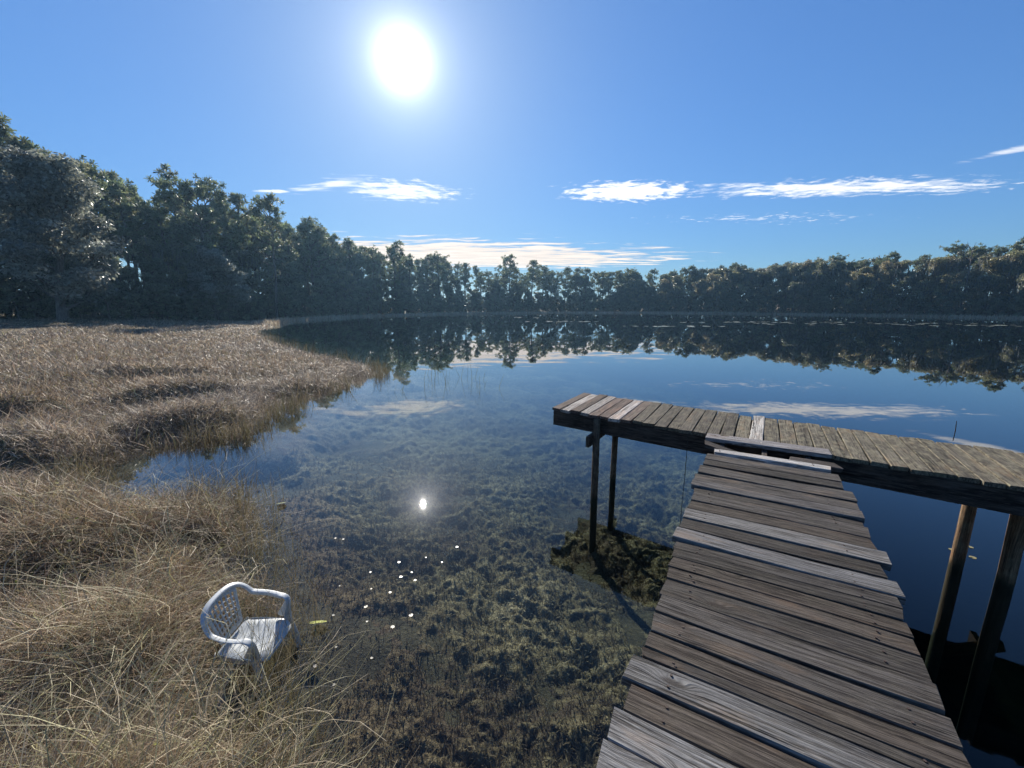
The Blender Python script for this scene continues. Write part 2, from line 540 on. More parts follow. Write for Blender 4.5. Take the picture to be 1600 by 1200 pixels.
    dens = fbm(pts[:, 0] * 1.2, pts[:, 1] * 1.2, 91)
    k2 = (s2 > -0.15) & (s2 < 0.55) & (dens > 0.44) & (np.hypot(pts[:, 0], pts[:, 1]) > 2.2)
    pts, s2 = pts[k2], s2[k2]
    n_ = len(pts)
    d_ = np.hypot(pts[:, 0], pts[:, 1])
    tint = np.array([(0.14, 0.125, 0.06), (0.22, 0.175, 0.105), (0.12, 0.10, 0.06)])[RNG.integers(0, 3, n_)]
    me = ribbons('shore_rushes', np.stack([pts[:, 0], pts[:, 1], elev(pts[:, 0], pts[:, 1], s2) - 0.02], -1), RNG.uniform(0, 6.28, n_),
                 RNG.uniform(0.3, 0.75, n_), RNG.uniform(0.02, 0.35, n_), RNG.uniform(0, 0.6, n_), np.clip(d_ * 0.001, 0.004, 0.02), tint, 3)
    tag(link('shore_rushes', me, None, mat), 'thin green-brown rushes in the shallows along the near bank', 'rushes', kind='stuff')
    # ---- tan sedge fringe along the far shores
    idx = list(range(24, 36))
    pts = []
    for i in range(26000):
        j = random.choice(idx)
        t = random.random()
        a, b = LAKE[j], LAKE[(j + 1) % len(LAKE)]
        pts.append(a + (b - a) * t)
    pts = np.array(pts) + RNG.normal(0, 0.9, (len(pts), 2))
    s2 = lake_sd(pts[:, 0], pts[:, 1])
    k2 = (s2 < 0.25) & (s2 > -3.0)
    pts, s2 = pts[k2], s2[k2]
    n_ = len(pts)
    tint = STRAW[[0, 3, 7, 2]][RNG.integers(0, 4, n_)] * RNG.uniform(1.2, 1.8, (n_, 1))
    me = ribbons('far_sedge', np.stack([pts[:, 0], pts[:, 1], elev(pts[:, 0], pts[:, 1], s2) - 0.03], -1), RNG.uniform(0, 6.28, n_),
                 RNG.uniform(0.3, 0.8, n_), RNG.uniform(0, 0.5, n_), RNG.uniform(0, 0.9, n_), np.full(n_, 0.085), tint, 2)
    tag(link('far_sedge', me, None, mat), 'pale tan sedge fringe along the far waterline', 'sedge', kind='stuff')


def weed_height(x, y, sd):
    """billowing cushions of pondweed above the bed"""
    wx = x + 0.10 * (fbm(x * 3, y * 3, 141) - 0.5)
    wy = y + 0.10 * (fbm(x * 3, y * 3, 151) - 0.5)
    b1 = 1 - np.abs(2 * vnoise(wx * 4.3, wy * 4.3, 161) - 1)
    b2 = np.minimum(1, 1.5 * np.abs(2 * vnoise(wx * 8.0, wy * 8.0, 171) - 1)) ** 0.7
    b3 = np.minimum(1, 1.5 * np.abs(2 * vnoise(wx * 19.0, wy * 19.0, 181) - 1)) ** 0.7
    b4 = vnoise(wx * 55.0, wy * 55.0, 191)
    bed = sstep(0.22, 0.50, fbm(x * 1.1, y * 1.1, 113))
    return sstep(0.05, 1.0, sd) * (0.22 + 0.78 * bed) * 0.66 * (0.09 * b1 + 0.075 * b2 + 0.04 * b3 + 0.022 * b4), b1 * 0.35 + b2 * 0.4 + b3 * 0.25, bed


WEED = np.array([(0.085, 0.066, 0.042), (0.125, 0.105, 0.058), (0.185, 0.16, 0.085), (0.27, 0.235, 0.13), (0.36, 0.32, 0.19)])


def weed_tint(x, y, lump, bed, sd):
    patch = fbm(x * 0.8, y * 0.8, 121)
    v = np.clip((patch - 0.28) * 4.6 + (lump - 0.5) * 1.9 + (bed - 0.5) * 0.8 + (vnoise(x * 21, y * 21, 201) - 0.5) * 1.6, 0, 3.99)
    k = v.astype(int)
    f = (v - k)[:, None]
    t = (WEED[k] * (1 - f) + WEED[np.minimum(k + 1, 4)] * f) * np.array([[1.28, 1.24, 1.34]])
    brown = (sstep(1.7, 0.4, sd) * 0.65)[:, None]
    return t * (1 - brown) + np.array([[0.12, 0.088, 0.056]]) * brown


def build_weeds():
    """bushy pondweed over the shallow bed"""
    mat, n = new_mat('pondweed')
    c = n.node('Attribute', {'attribute_name': 'tint'}).outputs['Color']
    P = n.node('NewGeometry').outputs['Position']
    f1 = n.noise(P, 42.0, 4, 0.7)
    c = n.mix(n.ramp(f1, 0.35, 0.68), n.mix(1.0, c, rgb(0.60, 0.58, 0.56), 'MULTIPLY'), n.mix(1.0, c, rgb(1.25, 1.25, 1.22), 'MULTIPLY'))
    bs = n.node('BsdfPrincipled', Base_Color=c, Roughness=0.9, Normal=n.node('Bump', Strength=1.0, Distance=0.03, Height=f1).outputs[0])
    bs.inputs['Specular IOR Level'].default_value = 0.05
    finish(n, bs)
    nr, na = 600, 680
    rad = np.exp(np.linspace(math.log(0.9), math.log(24.0), nr))
    ang = np.linspace(R(-60), R(66), na)
    RR, AA = np.meshgrid(rad, ang, indexing='ij')
    X, Y = (RR * np.sin(AA)).ravel(), (RR * np.cos(AA)).ravel()
    sd = lake_sd(X, Y)
    H, lump, bed = weed_height(X, Y, sd)
    Z0 = elev(X, Y, sd)
    Z = Z0 - 0.03 + H
    q = (np.arange(nr - 1)[:, None] * na + np.arange(na - 1)[None]).ravel()
    F = np.stack([q, q + na, q + na + 1, q + 1], -1)
    ok = (sd[q] > 0.1) & (Z0[q] > -2.3)
    F = F[ok]
    ti = weed_tint(X[F[:, 0]], Y[F[:, 0]], lump[F[:, 0]], bed[F[:, 0]], sd[F[:, 0]])
    used, inv = np.unique(F, return_inverse=True)
    me = np_mesh('pondweed', np.stack([X, Y, Z], -1)[used], inv.reshape(F.shape), ti, True)
    o = link('pondweed', me, None, mat)
    tag(o, 'bushy olive pondweed carpeting the lake bed under clear water', 'pondweed', kind='stuff')
    # loose fronds standing out of the mat
    T = 90000
    r = np.exp(RNG.uniform(math.log(1.1), math.log(9.0), T))
    a = RNG.uniform(R(-56), R(60), T)
    x, y = r * np.sin(a), r * np.cos(a)
    sd = lake_sd(x, y)
    H, lump, bed = weed_height(x, y, sd)
    z0 = elev(x, y, sd)
    k = (sd > 0.15) & (z0 > -1.9) & (RNG.random(T) < 0.25 + bed)
    x, y, r, sd, H, lump, bed, z0 = (v[k] for v in (x, y, r, sd, H, lump, bed, z0))
    n_ = len(x)
    ti = weed_tint(x, y, lump, bed, sd) * RNG.uniform(0.8, 1.25, (n_, 1))
    me = ribbons('weed_fronds', np.stack([x, y, z0 - 0.04 + H], -1), RNG.uniform(0, 6.28, n_), RNG.uniform(0.03, 0.085, n_), RNG.uniform(0.0, 1.1, n_), RNG.uniform(0.0, 1.0, n_),
                 np.clip(r * 0.0032, 0.006, 0.03) * RNG.uniform(0.6, 1.4, n_), ti, 2)
    tag(link('weed_fronds', me, None, blade_mat('weed_frond', 0.2, 0.8, 0.05)), 'short loose fronds rising from the pondweed mat', 'pondweed', kind='stuff')


# ------------------------------------------------------------------ trees
def tube(path, radii, sides=6):
    """returns verts, quads of a tapered tube along a path"""
    path = [Vector(p) for p in path]
    V, F = [], []
    up = Vector((0.31, 0.17, 1)).normalized()
    for i, p in enumerate(path):
        t = (path[min(i + 1, len(path) - 1)] - path[max(i - 1, 0)]).normalized()
        a = t.cross(up if abs(t.dot(up)) < 0.95 else Vector((1, 0, 0))).normalized()
        b = t.cross(a)
        for s in range(sides):
            q = 2 * math.pi * s / sides
            V.append(p + (a * math.cos(q) + b * math.sin(q)) * radii[i])
    for i in range(len(path) - 1):
        for s in range(sides):
            s2 = (s + 1) % sides
            F.append((i * sides + s, i * sides + s2, (i + 1) * sides + s2, (i + 1) * sides + s))
    return V, F


class Tubes:
    def __init__(self):
        self.V, self.F = [], []

    def add(self, path, radii, sides=6):
        v, f = tube(path, radii, sides)
        o = len(self.V)
        self.V += [tuple(p) for p in v]
        self.F += [tuple(i + o for i in q) for q in f]

    def mesh(self, name):
        return np_mesh(name, np.array(self.V), np.array(self.F), None, True)


def leaf_quads(P, out, size, tint, flat=0.5, aspect=0.55):
    """diamond leaves at points P, normals between `out` and random"""
    n = len(P)
    rn = RNG.normal(0, 1, (n, 3))
    nr = out * flat + rn * (1 - flat) * 0.8
    nr /= np.linalg.norm(nr, axis=1, keepdims=True) + 1e-9
    ref = RNG.normal(0, 1, (n, 3))
    a = np.cross(nr, ref)
    a /= np.linalg.norm(a, axis=1, keepdims=True) + 1e-9
    b = np.cross(nr, a)
    s = size[:, None]
    V = np.stack([P - a * s, P - b * s * aspect + nr * s * 0.12, P + a * s, P + b * s * aspect + nr * s * 0.12], 1).reshape(-1, 3)
    F = np.arange(n * 4).reshape(-1, 4)
    return V, F, tint


def limb(p0, az, tilt, length, bend, n=5, wob=0.08):
    """points of a curving limb; tilt from vertical, bend changes the tilt towards the end (negative lifts it)"""
    pts = [Vector(p0)]
    for i in range(n):
        t = tilt + bend * (i / n)
        a = az + random.gauss(0, wob) * 2
        d = Vector((math.sin(t) * math.sin(a), math.sin(t) * math.cos(a), math.cos(t)))
        pts.append(pts[-1] + d * (length / n))
    return pts


BROAD = {'oak': ((0.15, 0.165, 0.085), (0.18, 0.18, 0.10), (0.13, 0.14, 0.08)),
         'silver': ((0.20, 0.21, 0.17), (0.24, 0.25, 0.21), (0.16, 0.17, 0.135)),
         'olive': ((0.24, 0.22, 0.10), (0.21, 0.20, 0.095), (0.26, 0.215, 0.11)),
         'dark': ((0.125, 0.15, 0.09), (0.15, 0.17, 0.10), (0.11, 0.13, 0.08))}


def make_broadleaf(h, spread, seed, palette, low=0.12, nleaf=9500, leaf=0.2, moss=False, nl=13, skirt=False):
    """a spreading broadleaf: forked trunk, limbs, leaf clumps with gaps between them"""
    random.seed(seed)
    global RNG
    RNG = np.random.default_rng(seed)
    tb = Tubes()
    lean = random.uniform(-0.08, 0.08)
    trunk = [Vector((0, 0, -0.3))]
    for i in range(1, 7):
        trunk.append(Vector((lean * h * i / 6 + random.gauss(0, 0.02 * h) * 0.5, random.gauss(0, 0.02 * h) * 0.5, h * 0.8 * i / 6)))
    tb.add(trunk, [0.026 * h * (1 - 0.13 * i) for i in range(7)], 8)
    cent = []
    for i in range(nl):
        f = low + (0.95 - low) * (i + random.random() * 0.8) / nl
        f = min(f, 0.97)
        seg = min(int(f / 0.8 * 6 * 0.98), 5)
        p0 = trunk[seg].lerp(trunk[seg + 1], (f / 0.8 * 6 * 0.98 - seg) if seg < 5 else 0.8)
        az = i * 2.4 + random.gauss(0, 0.35)
        prof = math.sin(math.pi * min(max((f - low) / (1.02 - low), 0.10), 1.0) ** 0.75) * 0.75 + 0.25
        if skirt:                                # foliage down to the ground, widest low
            prof = 1.05 - 0.72 * f
        ln = spread * prof * random.uniform(0.75, 1.1)
        L = limb(p0, az, R(78) - f * R(52), ln, R(-22), 5)
        tb.add(L, [0.011 * h * (1 - 0.16 * k) for k in range(6)], 5)
        cent.append((L[-1], 0.09 * h * random.uniform(0.75, 1.25)))
        cent.append((L[3], 0.08 * h * random.uniform(0.7, 1.2)))
        for s in range(3):
            q = L[2 + s].copy()
            B = limb(q, az + random.choice((-1, 1)) * random.uniform(0.5, 1.2), R(60) - random.random() * R(40), ln * 0.45, R(-10), 3)
            tb.add(B, [0.005 * h, 0.004 * h, 0.003 * h, 0.001 * h], 4)
            cent.append((B[-1], 0.07 * h * random.uniform(0.7, 1.3)))
    cent.append((trunk[-1] + Vector((0, 0, 0.1 * h)), 0.11 * h))
    cs = np.array([tuple(c) for c, r in cent])
    rs = np.array([r for c, r in cent])
    pick = RNG.choice(len(cent), nleaf, p=rs ** 2 / (rs ** 2).sum())
    d = RNG.normal(0, 1, (nleaf, 3))
    d /= np.linalg.norm(d, axis=1, keepdims=True)
    rr = RNG.random(nleaf) ** 0.45
    P = cs[pick] + d * (rr * rs[pick])[:, None] * np.array([1.15, 1.15, 0.72])
    P[:, 2] = np.maximum(P[:, 2], 0.15)
    pal = np.array(BROAD[palette])
    clump = pal[RNG.integers(0, len(pal), len(cent))] * RNG.uniform(0.55, 1.5, (len(cent), 1))
    tint = clump[pick] * RNG.uniform(0.6, 1.5, (nleaf, 1))
    out = d * 0.7 + np.array([0, 0, 0.6])
    V, F, tint = leaf_quads(P, out, leaf * RNG.uniform(0.6, 1.35, nleaf), tint, 0.55)
    crown = np_mesh('crown', V, F, tint)
    mo = None
    if moss:
        k = 420
        lowp = pick[:k]
        base = cs[lowp] + RNG.normal(0, 1, (k, 3)) * rs[lowp][:, None] * np.array([0.8, 0.8, 0.35])
        ln = RNG.uniform(0.5, 1.7, k)
        base[:, 2] = np.maximum(base[:, 2], ln + 0.2)
        mo = ribbons('moss', base, RNG.uniform(0, 6.28, k), ln, np.full(k, math.pi - 0.1), RNG.normal(0, 0.1, k), RNG.uniform(0.12, 0.32, k),
                     np.array([(0.17, 0.175, 0.155)]) * RNG.uniform(0.6, 1.2, (k, 1)), 2)
    return tb.mesh('trunk'), crown, mo


def make_pine(h, seed, bare=0.5, spread=0.2, ntuft=330, dense=1.0):
    """a tall pine: bare bole, irregular limbs turning up, bursts of needles at their ends"""
    random.seed(seed)
    global RNG
    RNG = np.random.default_rng(seed)
    tb = Tubes()
    trunk = [Vector((0, 0, -0.3))]
    bx, by = random.gauss(0, 0.012), random.gauss(0, 0.012)
    for i in range(1, 9):
        trunk.append(Vector((bx * h * i / 3 + random.gauss(0, 0.006 * h), by * h * i / 3 + random.gauss(0, 0.006 * h), h * 0.97 * i / 8)))
    tb.add(trunk, [0.0125 * h * (1 - 0.108 * i) + 0.025 for i in range(9)], 7)
    tips = []
    n = 19
    for i in range(n):
        f = bare + (0.985 - bare) * (i / (n - 1)) ** 0.85
        k = min(int(f * 8 / 0.97 * 0.96), 7)
        p0 = trunk[k].lerp(trunk[k + 1], min(max(f * 8 / 0.97 * 0.96 - k, 0), 1))
        az = i * 2.2 + random.gauss(0, 0.6)
        g = (f - bare) / (1 - bare)
        prof = 0.45 + 0.55 * math.sin(math.pi * min(g * 0.7 + 0.25, 1.0))
        if f > 0.93:
            prof *= 0.6
        ln = spread * h * prof * random.uniform(0.35, 1.25)
        L = limb(p0, az, R(88) - g * R(48), ln, R(-26), 4)
        tb.add(L, [0.0048 * h, 0.004 * h, 0.0034 * h, 0.0026 * h, 0.0012 * h], 5)
        for q in (L[3], L[4], L[4], L[4] + (L[4] - L[3]) * 0.4):
            tips.append((q, 0.042 * h))
        for s in range(2):
            B = limb(L[1 + s], az + random.choice((-1, 1)) * random.uniform(0.5, 1.0), R(68), ln * random.uniform(0.4, 0.6), R(-25), 3)
            tb.add(B, [0.0026 * h, 0.002 * h, 0.0016 * h, 0.0008 * h], 4)
            tips.append((B[-1], 0.038 * h))
            tips.append((B[-1], 0.036 * h))
    for s in range(2):                                      # a few dead stubs on the bole
        f = random.uniform(0.25, bare)
        k = int(f * 8)
        L = limb(trunk[k], random.uniform(0, 6.28), R(85), 0.06 * h, R(-5), 2)
        tb.add(L, [0.002 * h, 0.0015 * h, 0.0006 * h], 4)
    cs = np.array([tuple(c) for c, r in tips])
    rs = np.array([r for c, r in tips])
    pick = RNG.integers(0, len(tips), ntuft)
    T = cs[pick] + RNG.normal(0, 0.5, (ntuft, 3)) * rs[pick][:, None] * np.array([1.1, 1.1, 0.5])
    per = 26
    NN = ntuft * per
    d = RNG.normal(0, 1, (NN, 3)) + np.array([0, 0, 0.35])
    d /= np.linalg.norm(d, axis=1, keepdims=True)
    base = np.repeat(T, per, 0)
    ln = RNG.uniform(0.022, 0.05, NN)[:, None] * h * 0.72 * dense
    side = np.cross(d, RNG.normal(0, 1, (NN, 3)))
    side /= np.linalg.norm(side, axis=1, keepdims=True)
    w = 0.05 * RNG.uniform(0.7, 1.3, NN)[:, None] * (h / 16)
    V = np.stack([base - side * w * 0.4, base + side * w * 0.4, base + d * ln + side * w, base + d * ln - side * w], 1).reshape(-1, 3)
    F = np.arange(NN * 4).reshape(-1, 4)
    pal = np.array([(0.13, 0.165, 0.085), (0.16, 0.185, 0.095), (0.12, 0.145, 0.075), (0.175, 0.175, 0.095)])
    tint = np.repeat(pal[RNG.integers(0, 4, ntuft)] * RNG.uniform(0.55, 1.6, (ntuft, 1)), per, 0) * RNG.uniform(0.8, 1.2, (NN, 1))
    return tb.mesh('trunk'), np_mesh('crown', V, F, tint), None


def build_trees():
    leaf_m = blade_mat('leaf', 0.48, 0.33, 0.6)
    needle_m = blade_mat('needle', 0.5, 0.45, 0.5)
    moss_m = blade_mat('spanish_moss', 0.4, 0.9, 0.1)
    bark_m, n = new_mat('bark')
    P = n.node('TexCoord').outputs['Object']
    f = n.noise(n.vmath('MULTIPLY', P, (6, 6, 1.2)), 2.0, 5, 0.65)
    c = n.mix(n.ramp(f, 0.35, 0.65), rgb(0.055, 0.045, 0.038), rgb(0.17, 0.14, 0.115))
    bs = n.node('BsdfPrincipled', Base_Color=c, Roughness=0.9, Normal=n.node('Bump', Strength=0.6, Distance=0.05, Height=f).outputs[0])
    finish(n, bs)

    kinds = {}
    for i in range(5):
        kinds['pine%d' % i] = make_pine(16.0, 200 + i, (0.52, 0.42, 0.58, 0.48, 0.36)[i], (0.16, 0.19, 0.14, 0.22, 0.16)[i], (165, 185, 145, 180, 195)[i])
    kinds['crown_pine'] = make_pine(16.0, 240, 0.46, 0.33, 420, 1.0)
    for i in range(3):
        kinds['oak%d' % i] = make_broadleaf(12.0, 4.6, 300 + i, 'oak', 0.12, 11000, 0.19, True)
        kinds['olive%d' % i] = make_broadleaf(12.0, 4.4, 320 + i, 'olive', 0.14, 11000, 0.19, True)
        kinds['dark%d' % i] = make_broadleaf(12.0, 4.2, 340 + i, 'dark', 0.06, 11000, 0.19, False)
    kinds['silver0'] = make_broadleaf(14.0, 5.8, 360, 'silver', 0.05, 30000, 0.165, False, 26, True)
    kinds['silver1'] = make_broadleaf(8.0, 4.0, 361, 'silver', 0.03, 15000, 0.15, False, 18, True)
    for i in range(3):
        kinds['shrub%d' % i] = make_broadleaf(4.0, 2.4, 380 + i, 'dark', 0.0, 4200, 0.12, False)
    base_h = lambda k: 16.0 if 'pine' in k else (14.0 if k == 'silver0' else 8.0 if k == 'silver1' else 4.0 if 'shrub' in k else 12.0)

    def plant(kind, x, y, h, label, group, rot=None, wide=1.0, name=None, cat='tree'):
        tr, cr, mo = kinds[kind]
        zg = float(elev(np.array([x]), np.array([y]))[0])
        nm = name or ('pine_tree' if 'pine' in kind else 'shrub' if 'shrub' in kind else 'oak_tree' if kind[:3] in ('oak', 'oli') else 'broadleaf_tree')
        e = link(nm, None)
        e.empty_display_size = 0.3
        s = h / base_h(kind)
        e.location = (x, y, zg)
        e.scale = (s * wide, s * wide, s)
        e.rotation_euler = (0, 0, random.uniform(0, 6.28) if rot is None else rot)
        link('trunk', tr, e, bark_m)
        link('crown', cr, e, needle_m if 'pine' in kind else leaf_m)
        if mo is not None:
            link('moss', mo, e, moss_m)['kind'] = 'stuff'
        tag(e, label, cat, group)
        return e

    random.seed(5)
    # landmark trees
    plant('silver0', -43.5, 40.0, 14.6, 'huge silvery broadleaf tree whose foliage reaches the grass at the far left', None, 0.4, 1.05)
    plant('silver1', -43.0, 60.0, 9.6, 'pale silvery bush-like tree bright against dark woods behind the meadow', None, 1.1, 1.0)
    plant('crown_pine', -48.5, 67.0, 19.4, 'tall pine with a broad domed crown rising above the left woods', None, 2.0, 1.0)
    plant('pine3', -40.5, 71.5, 19.6, 'tall pine right of the domed pine, narrow head against the sky', None, 0.7)
    plant('pine1', -29.0, 104.0, 17.0, 'first tall pine left of the cream cloud on the far shore', None, 0.2, 1.1)
    plant('pine0', -21.0, 122.0, 16.6, 'lone-topped pine standing clear left of centre on the far shore', None, 1.9, 1.15)
    plant('pine3', -1.0, 131.0, 17.0, 'tallest pine of the far shore under the cream cloud', None, 0.5, 1.1)
    plant('pine2', 6.0, 134.0, 16.4, 'slim pine just right of the tallest far-shore pine', None, 1.3, 1.2)
    # bare snag on the right
    random.seed(77)
    tb = Tubes()
    tk = [Vector((random.gauss(0, 0.12), random.gauss(0, 0.12), z)) for z in (-0.3, 3, 6, 9, 11.5, 13.5, 15.2)]
    tb.add(tk, [0.24, 0.2, 0.17, 0.13, 0.09, 0.06, 0.02], 7)
    sn = link('dead_tree', None)
    sn.location = (95.5, 88.5, float(elev(np.array([95.5]), np.array([88.5]))[0]))
    link('trunk', tb.mesh('trunk'), sn, bark_m)
    tb = Tubes()
    for i in range(8):
        L = limb(tk[3 + i // 3], random.uniform(0, 6.28), R(50), random.uniform(1.2, 2.6), R(-25), 4)
        tb.add(L, [0.07, 0.055, 0.04, 0.025, 0.01], 4)
    link('branch', tb.mesh('branch'), sn, bark_m)
    tag(sn, 'bare dead tree poking above the right-hand woods', 'tree')

    def along(line, n, rows, depth, jit, chooser, label, places):
        pts = np.array([(a, b) for a, b, c in line], float)
        hs = np.array([c for a, b, c in line], float)
        seg = np.hypot(*(pts[1:] - pts[:-1]).T)
        cum = np.concatenate([[0], np.cumsum(seg)])
        for r in range(rows):
            for i in range(n):
                t = (i + 0.5 + random.uniform(-0.38, 0.38) + 0.5 * (r % 2)) / n * cum[-1]
                j = min(int(np.searchsorted(cum, t, 'right')) - 1, len(seg) - 1)
                u = min((t - cum[j]) / seg[j], 1.0)
                p = pts[j] + (pts[j + 1] - pts[j]) * u
                hh = hs[j] + (hs[j + 1] - hs[j]) * u
                d = pts[j + 1] - pts[j]
                nrm = np.array([-d[1], d[0]]) / np.linalg.norm(d)
                p = p + nrm * (r * depth + random.gauss(0, jit))
                kind, hm = chooser(r)
                k0 = ''.join(c for c in kind if not c.isdigit())
                lb, gp = label[k0]
                fr = t / cum[-1]
                pl = [w for lim, w in places if fr <= lim] or [places[-1][1]]
                lb, gp = lb + ' ' + pl[0], gp + ' ' + pl[0]
                plant(kind, p[0], p[1], hh * hm, lb, gp, None, random.uniform(0.9, 1.12))

    # left woods: pines over dark broadleaves
    line_l = [(-58, 24, 21.0), (-49, 40, 20.0), (-48.5, 50, 16.5), (-48, 60, 17.6), (-46, 70, 18.8), (-42, 82, 18.2), (-38.5, 93, 17.0), (-35.5, 99, 16.0)]

    def pick_l(r):
        if r == 0:
            return random.choice(['dark0', 'dark1', 'dark2', 'oak0', 'oak2']), random.uniform(0.3, 0.56)
        if r == 1 and random.random() < 0.35:
            return random.choice(['dark0', 'dark1', 'oak1', 'oak0']), random.uniform(0.5, 0.72)
        return (random.choice(['pine0', 'pine1', 'pine2', 'pine3', 'pine4']), random.uniform(0.86, 1.18)) if random.random() < 0.9 else (random.choice(['dark0', 'dark1', 'oak1']), random.uniform(0.6, 0.85))
    along(line_l, 21, 5, 4.0, 1.3, pick_l,
          {'pine': ('tall pine of the left woods', 'pines of the left woods'),
           'dark': ('dark broadleaf tree of the left woods', 'dark broadleaf trees of the left woods'),
           'oak': ('moss-hung oak of the left woods', 'oaks of the left woods')},
          ((0.34, 'behind the huge silvery tree'), (0.62, 'between the silvery tree and domed pine'), (1.0, 'right of the domed pine')))
    # far centre: slim pines, light between them, low dark growth
    line_c = [(-40.0, 89, 17.5), (-31, 103, 16.0), (-22, 116, 14.4), (-9, 128, 13.2), (10, 135, 13.0), (28, 136, 12.6), (48, 134.5, 12.2)]

    def pick_c(r):
        if r == 0:
            return random.choice(['dark0', 'dark1', 'oak0', 'oak1', 'dark2']), random.uniform(0.28, 0.5)
        if r == 1:
            return random.choice(['dark0', 'dark1', 'oak0', 'oak2', 'dark2']), random.uniform(0.4, 0.62)
        return (random.choice(['pine0', 'pine1', 'pine2', 'pine3', 'pine4']), random.uniform(0.78, 1.12)) if random.random() < 0.8 else (random.choice(['dark0', 'oak2', 'dark2']), random.uniform(0.55, 0.85))
    along(line_c, 32, 5, 3.2, 1.0, pick_c,
          {'pine': ('slim pine on the far shore', 'slim pines on the far shore'),
           'dark': ('dark broadleaf tree on the far shore', 'dark broadleaf trees on the far shore'),
           'oak': ('moss-hung oak on the far shore', 'moss-hung oaks on the far shore')},
          ((0.3, 'at the left end of the cream cloud'), (0.6, 'under the middle of the cream cloud'), (1.0, 'under the right end of the cream cloud')))
    # right: domed mossy oaks with pines behind
    line_r = [(34, 136, 11.5), (44, 135, 11.5), (58, 127, 11.8), (72, 118, 13.0), (90, 99, 13.2), (99.5, 82, 13.0), (106, 62, 13.0), (112, 40, 13.5)]

    def pick_r(r):
        if r == 0:
            return random.choice(['oak0', 'oak1', 'oak2', 'dark1', 'olive0']), random.uniform(0.5, 0.75)
        if r == 1:
            return random.choice(['oak0', 'olive1', 'oak2', 'olive2', 'olive0']), random.uniform(0.78, 0.98)
        return (random.choice(['pine0', 'pine1', 'pine3', 'pine4']), random.uniform(0.85, 1.2)) if random.random() < 0.75 else (random.choice(['olive0', 'olive1', 'oak1']), random.uniform(0.9, 1.05))
    along(line_r, 29, 5, 3.4, 1.0, pick_r,
          {'pine': ('pine rising behind the right shore oaks', 'pines behind the right shore oaks'),
           'dark': ('dark broadleaf tree of the right shore', 'dark trees of the right shore'),
           'oak': ('grey-green mossy oak of the right shore', 'mossy oaks of the right shore'),
           'olive': ('rounded olive-yellow oak of the right shore', 'olive oaks of the right shore')},
          ((0.3, 'where the far shore bends right'), (0.55, 'below the long white cloud'), (0.75, 'around the bare dead tree'), (1.0, 'towards the right edge')))
    # shrubs along the foot of every stand
    foot = [(-52, 31, 4), (-45.5, 46, 3.6), (-43, 58, 3.4), (-41, 72, 4.0), (-37.5, 84, 3.8), (-33, 95, 3.5), (-23, 112, 3.2), (-7, 126, 3.0), (12, 133, 3.0), (41, 133, 3.0),
            (57, 125.5, 3.2), (72, 115, 3.4), (89.5, 96.5, 3.6), (98, 80, 3.8), (105, 60, 3.8)]
    along(foot, 110, 1, 0, 0.8, lambda r: (random.choice(['shrub0', 'shrub1', 'shrub2']), random.uniform(0.6, 1.2)),
          {'shrub': ('low dark shrub at the foot of the woods', 'shrubs at the foot of the woods')},
          ((0.2, 'behind the left meadow'), (0.4, 'along the left shore'), (0.66, 'along the far shore'), (1.0, 'along the right shore')))
    # the tangle of saplings and palmetto inside the woods, too deep and mixed to count
    fp = np.array([(a, b) for a, b, c in foot], float)
    n_ = 60000
    j = RNG.choice(len(fp) - 1, n_, p=np.hypot(*(fp[1:] - fp[:-1]).T) / np.hypot(*(fp[1:] - fp[:-1]).T).sum())
    d = fp[j + 1] - fp[j]
    nr = np.stack([-d[:, 1], d[:, 0]], -1) / np.linalg.norm(d, axis=1, keepdims=True)
    p = fp[j] + d * RNG.random((n_, 1)) + nr * RNG.uniform(1.0, 19.0, (n_, 1))
    top = 0.8 + 4.6 * fbm(p[:, 0] * 0.33, p[:, 1] * 0.33, 131)
    z = elev(p[:, 0], p[:, 1]) + RNG.random(n_) ** 0.8 * top
    pal = np.array([(0.08, 0.10, 0.05), (0.10, 0.105, 0.06), (0.065, 0.08, 0.045), (0.12, 0.10, 0.065)])
    tint = pal[RNG.integers(0, 4, n_)] * RNG.uniform(0.7, 1.3, (n_, 1))
    V, F, tint = leaf_quads(np.column_stack([p, z]), np.tile([0.0, 0.0, 1.0], (n_, 1)), RNG.uniform(0.16, 0.42, n_), tint, 0.3, 0.5)
    tag(link('underbrush', np_mesh('underbrush', V, F, tint), None, leaf_m), 'dense dark underbrush between the trunks all round the lake', 'underbrush', kind='stuff')


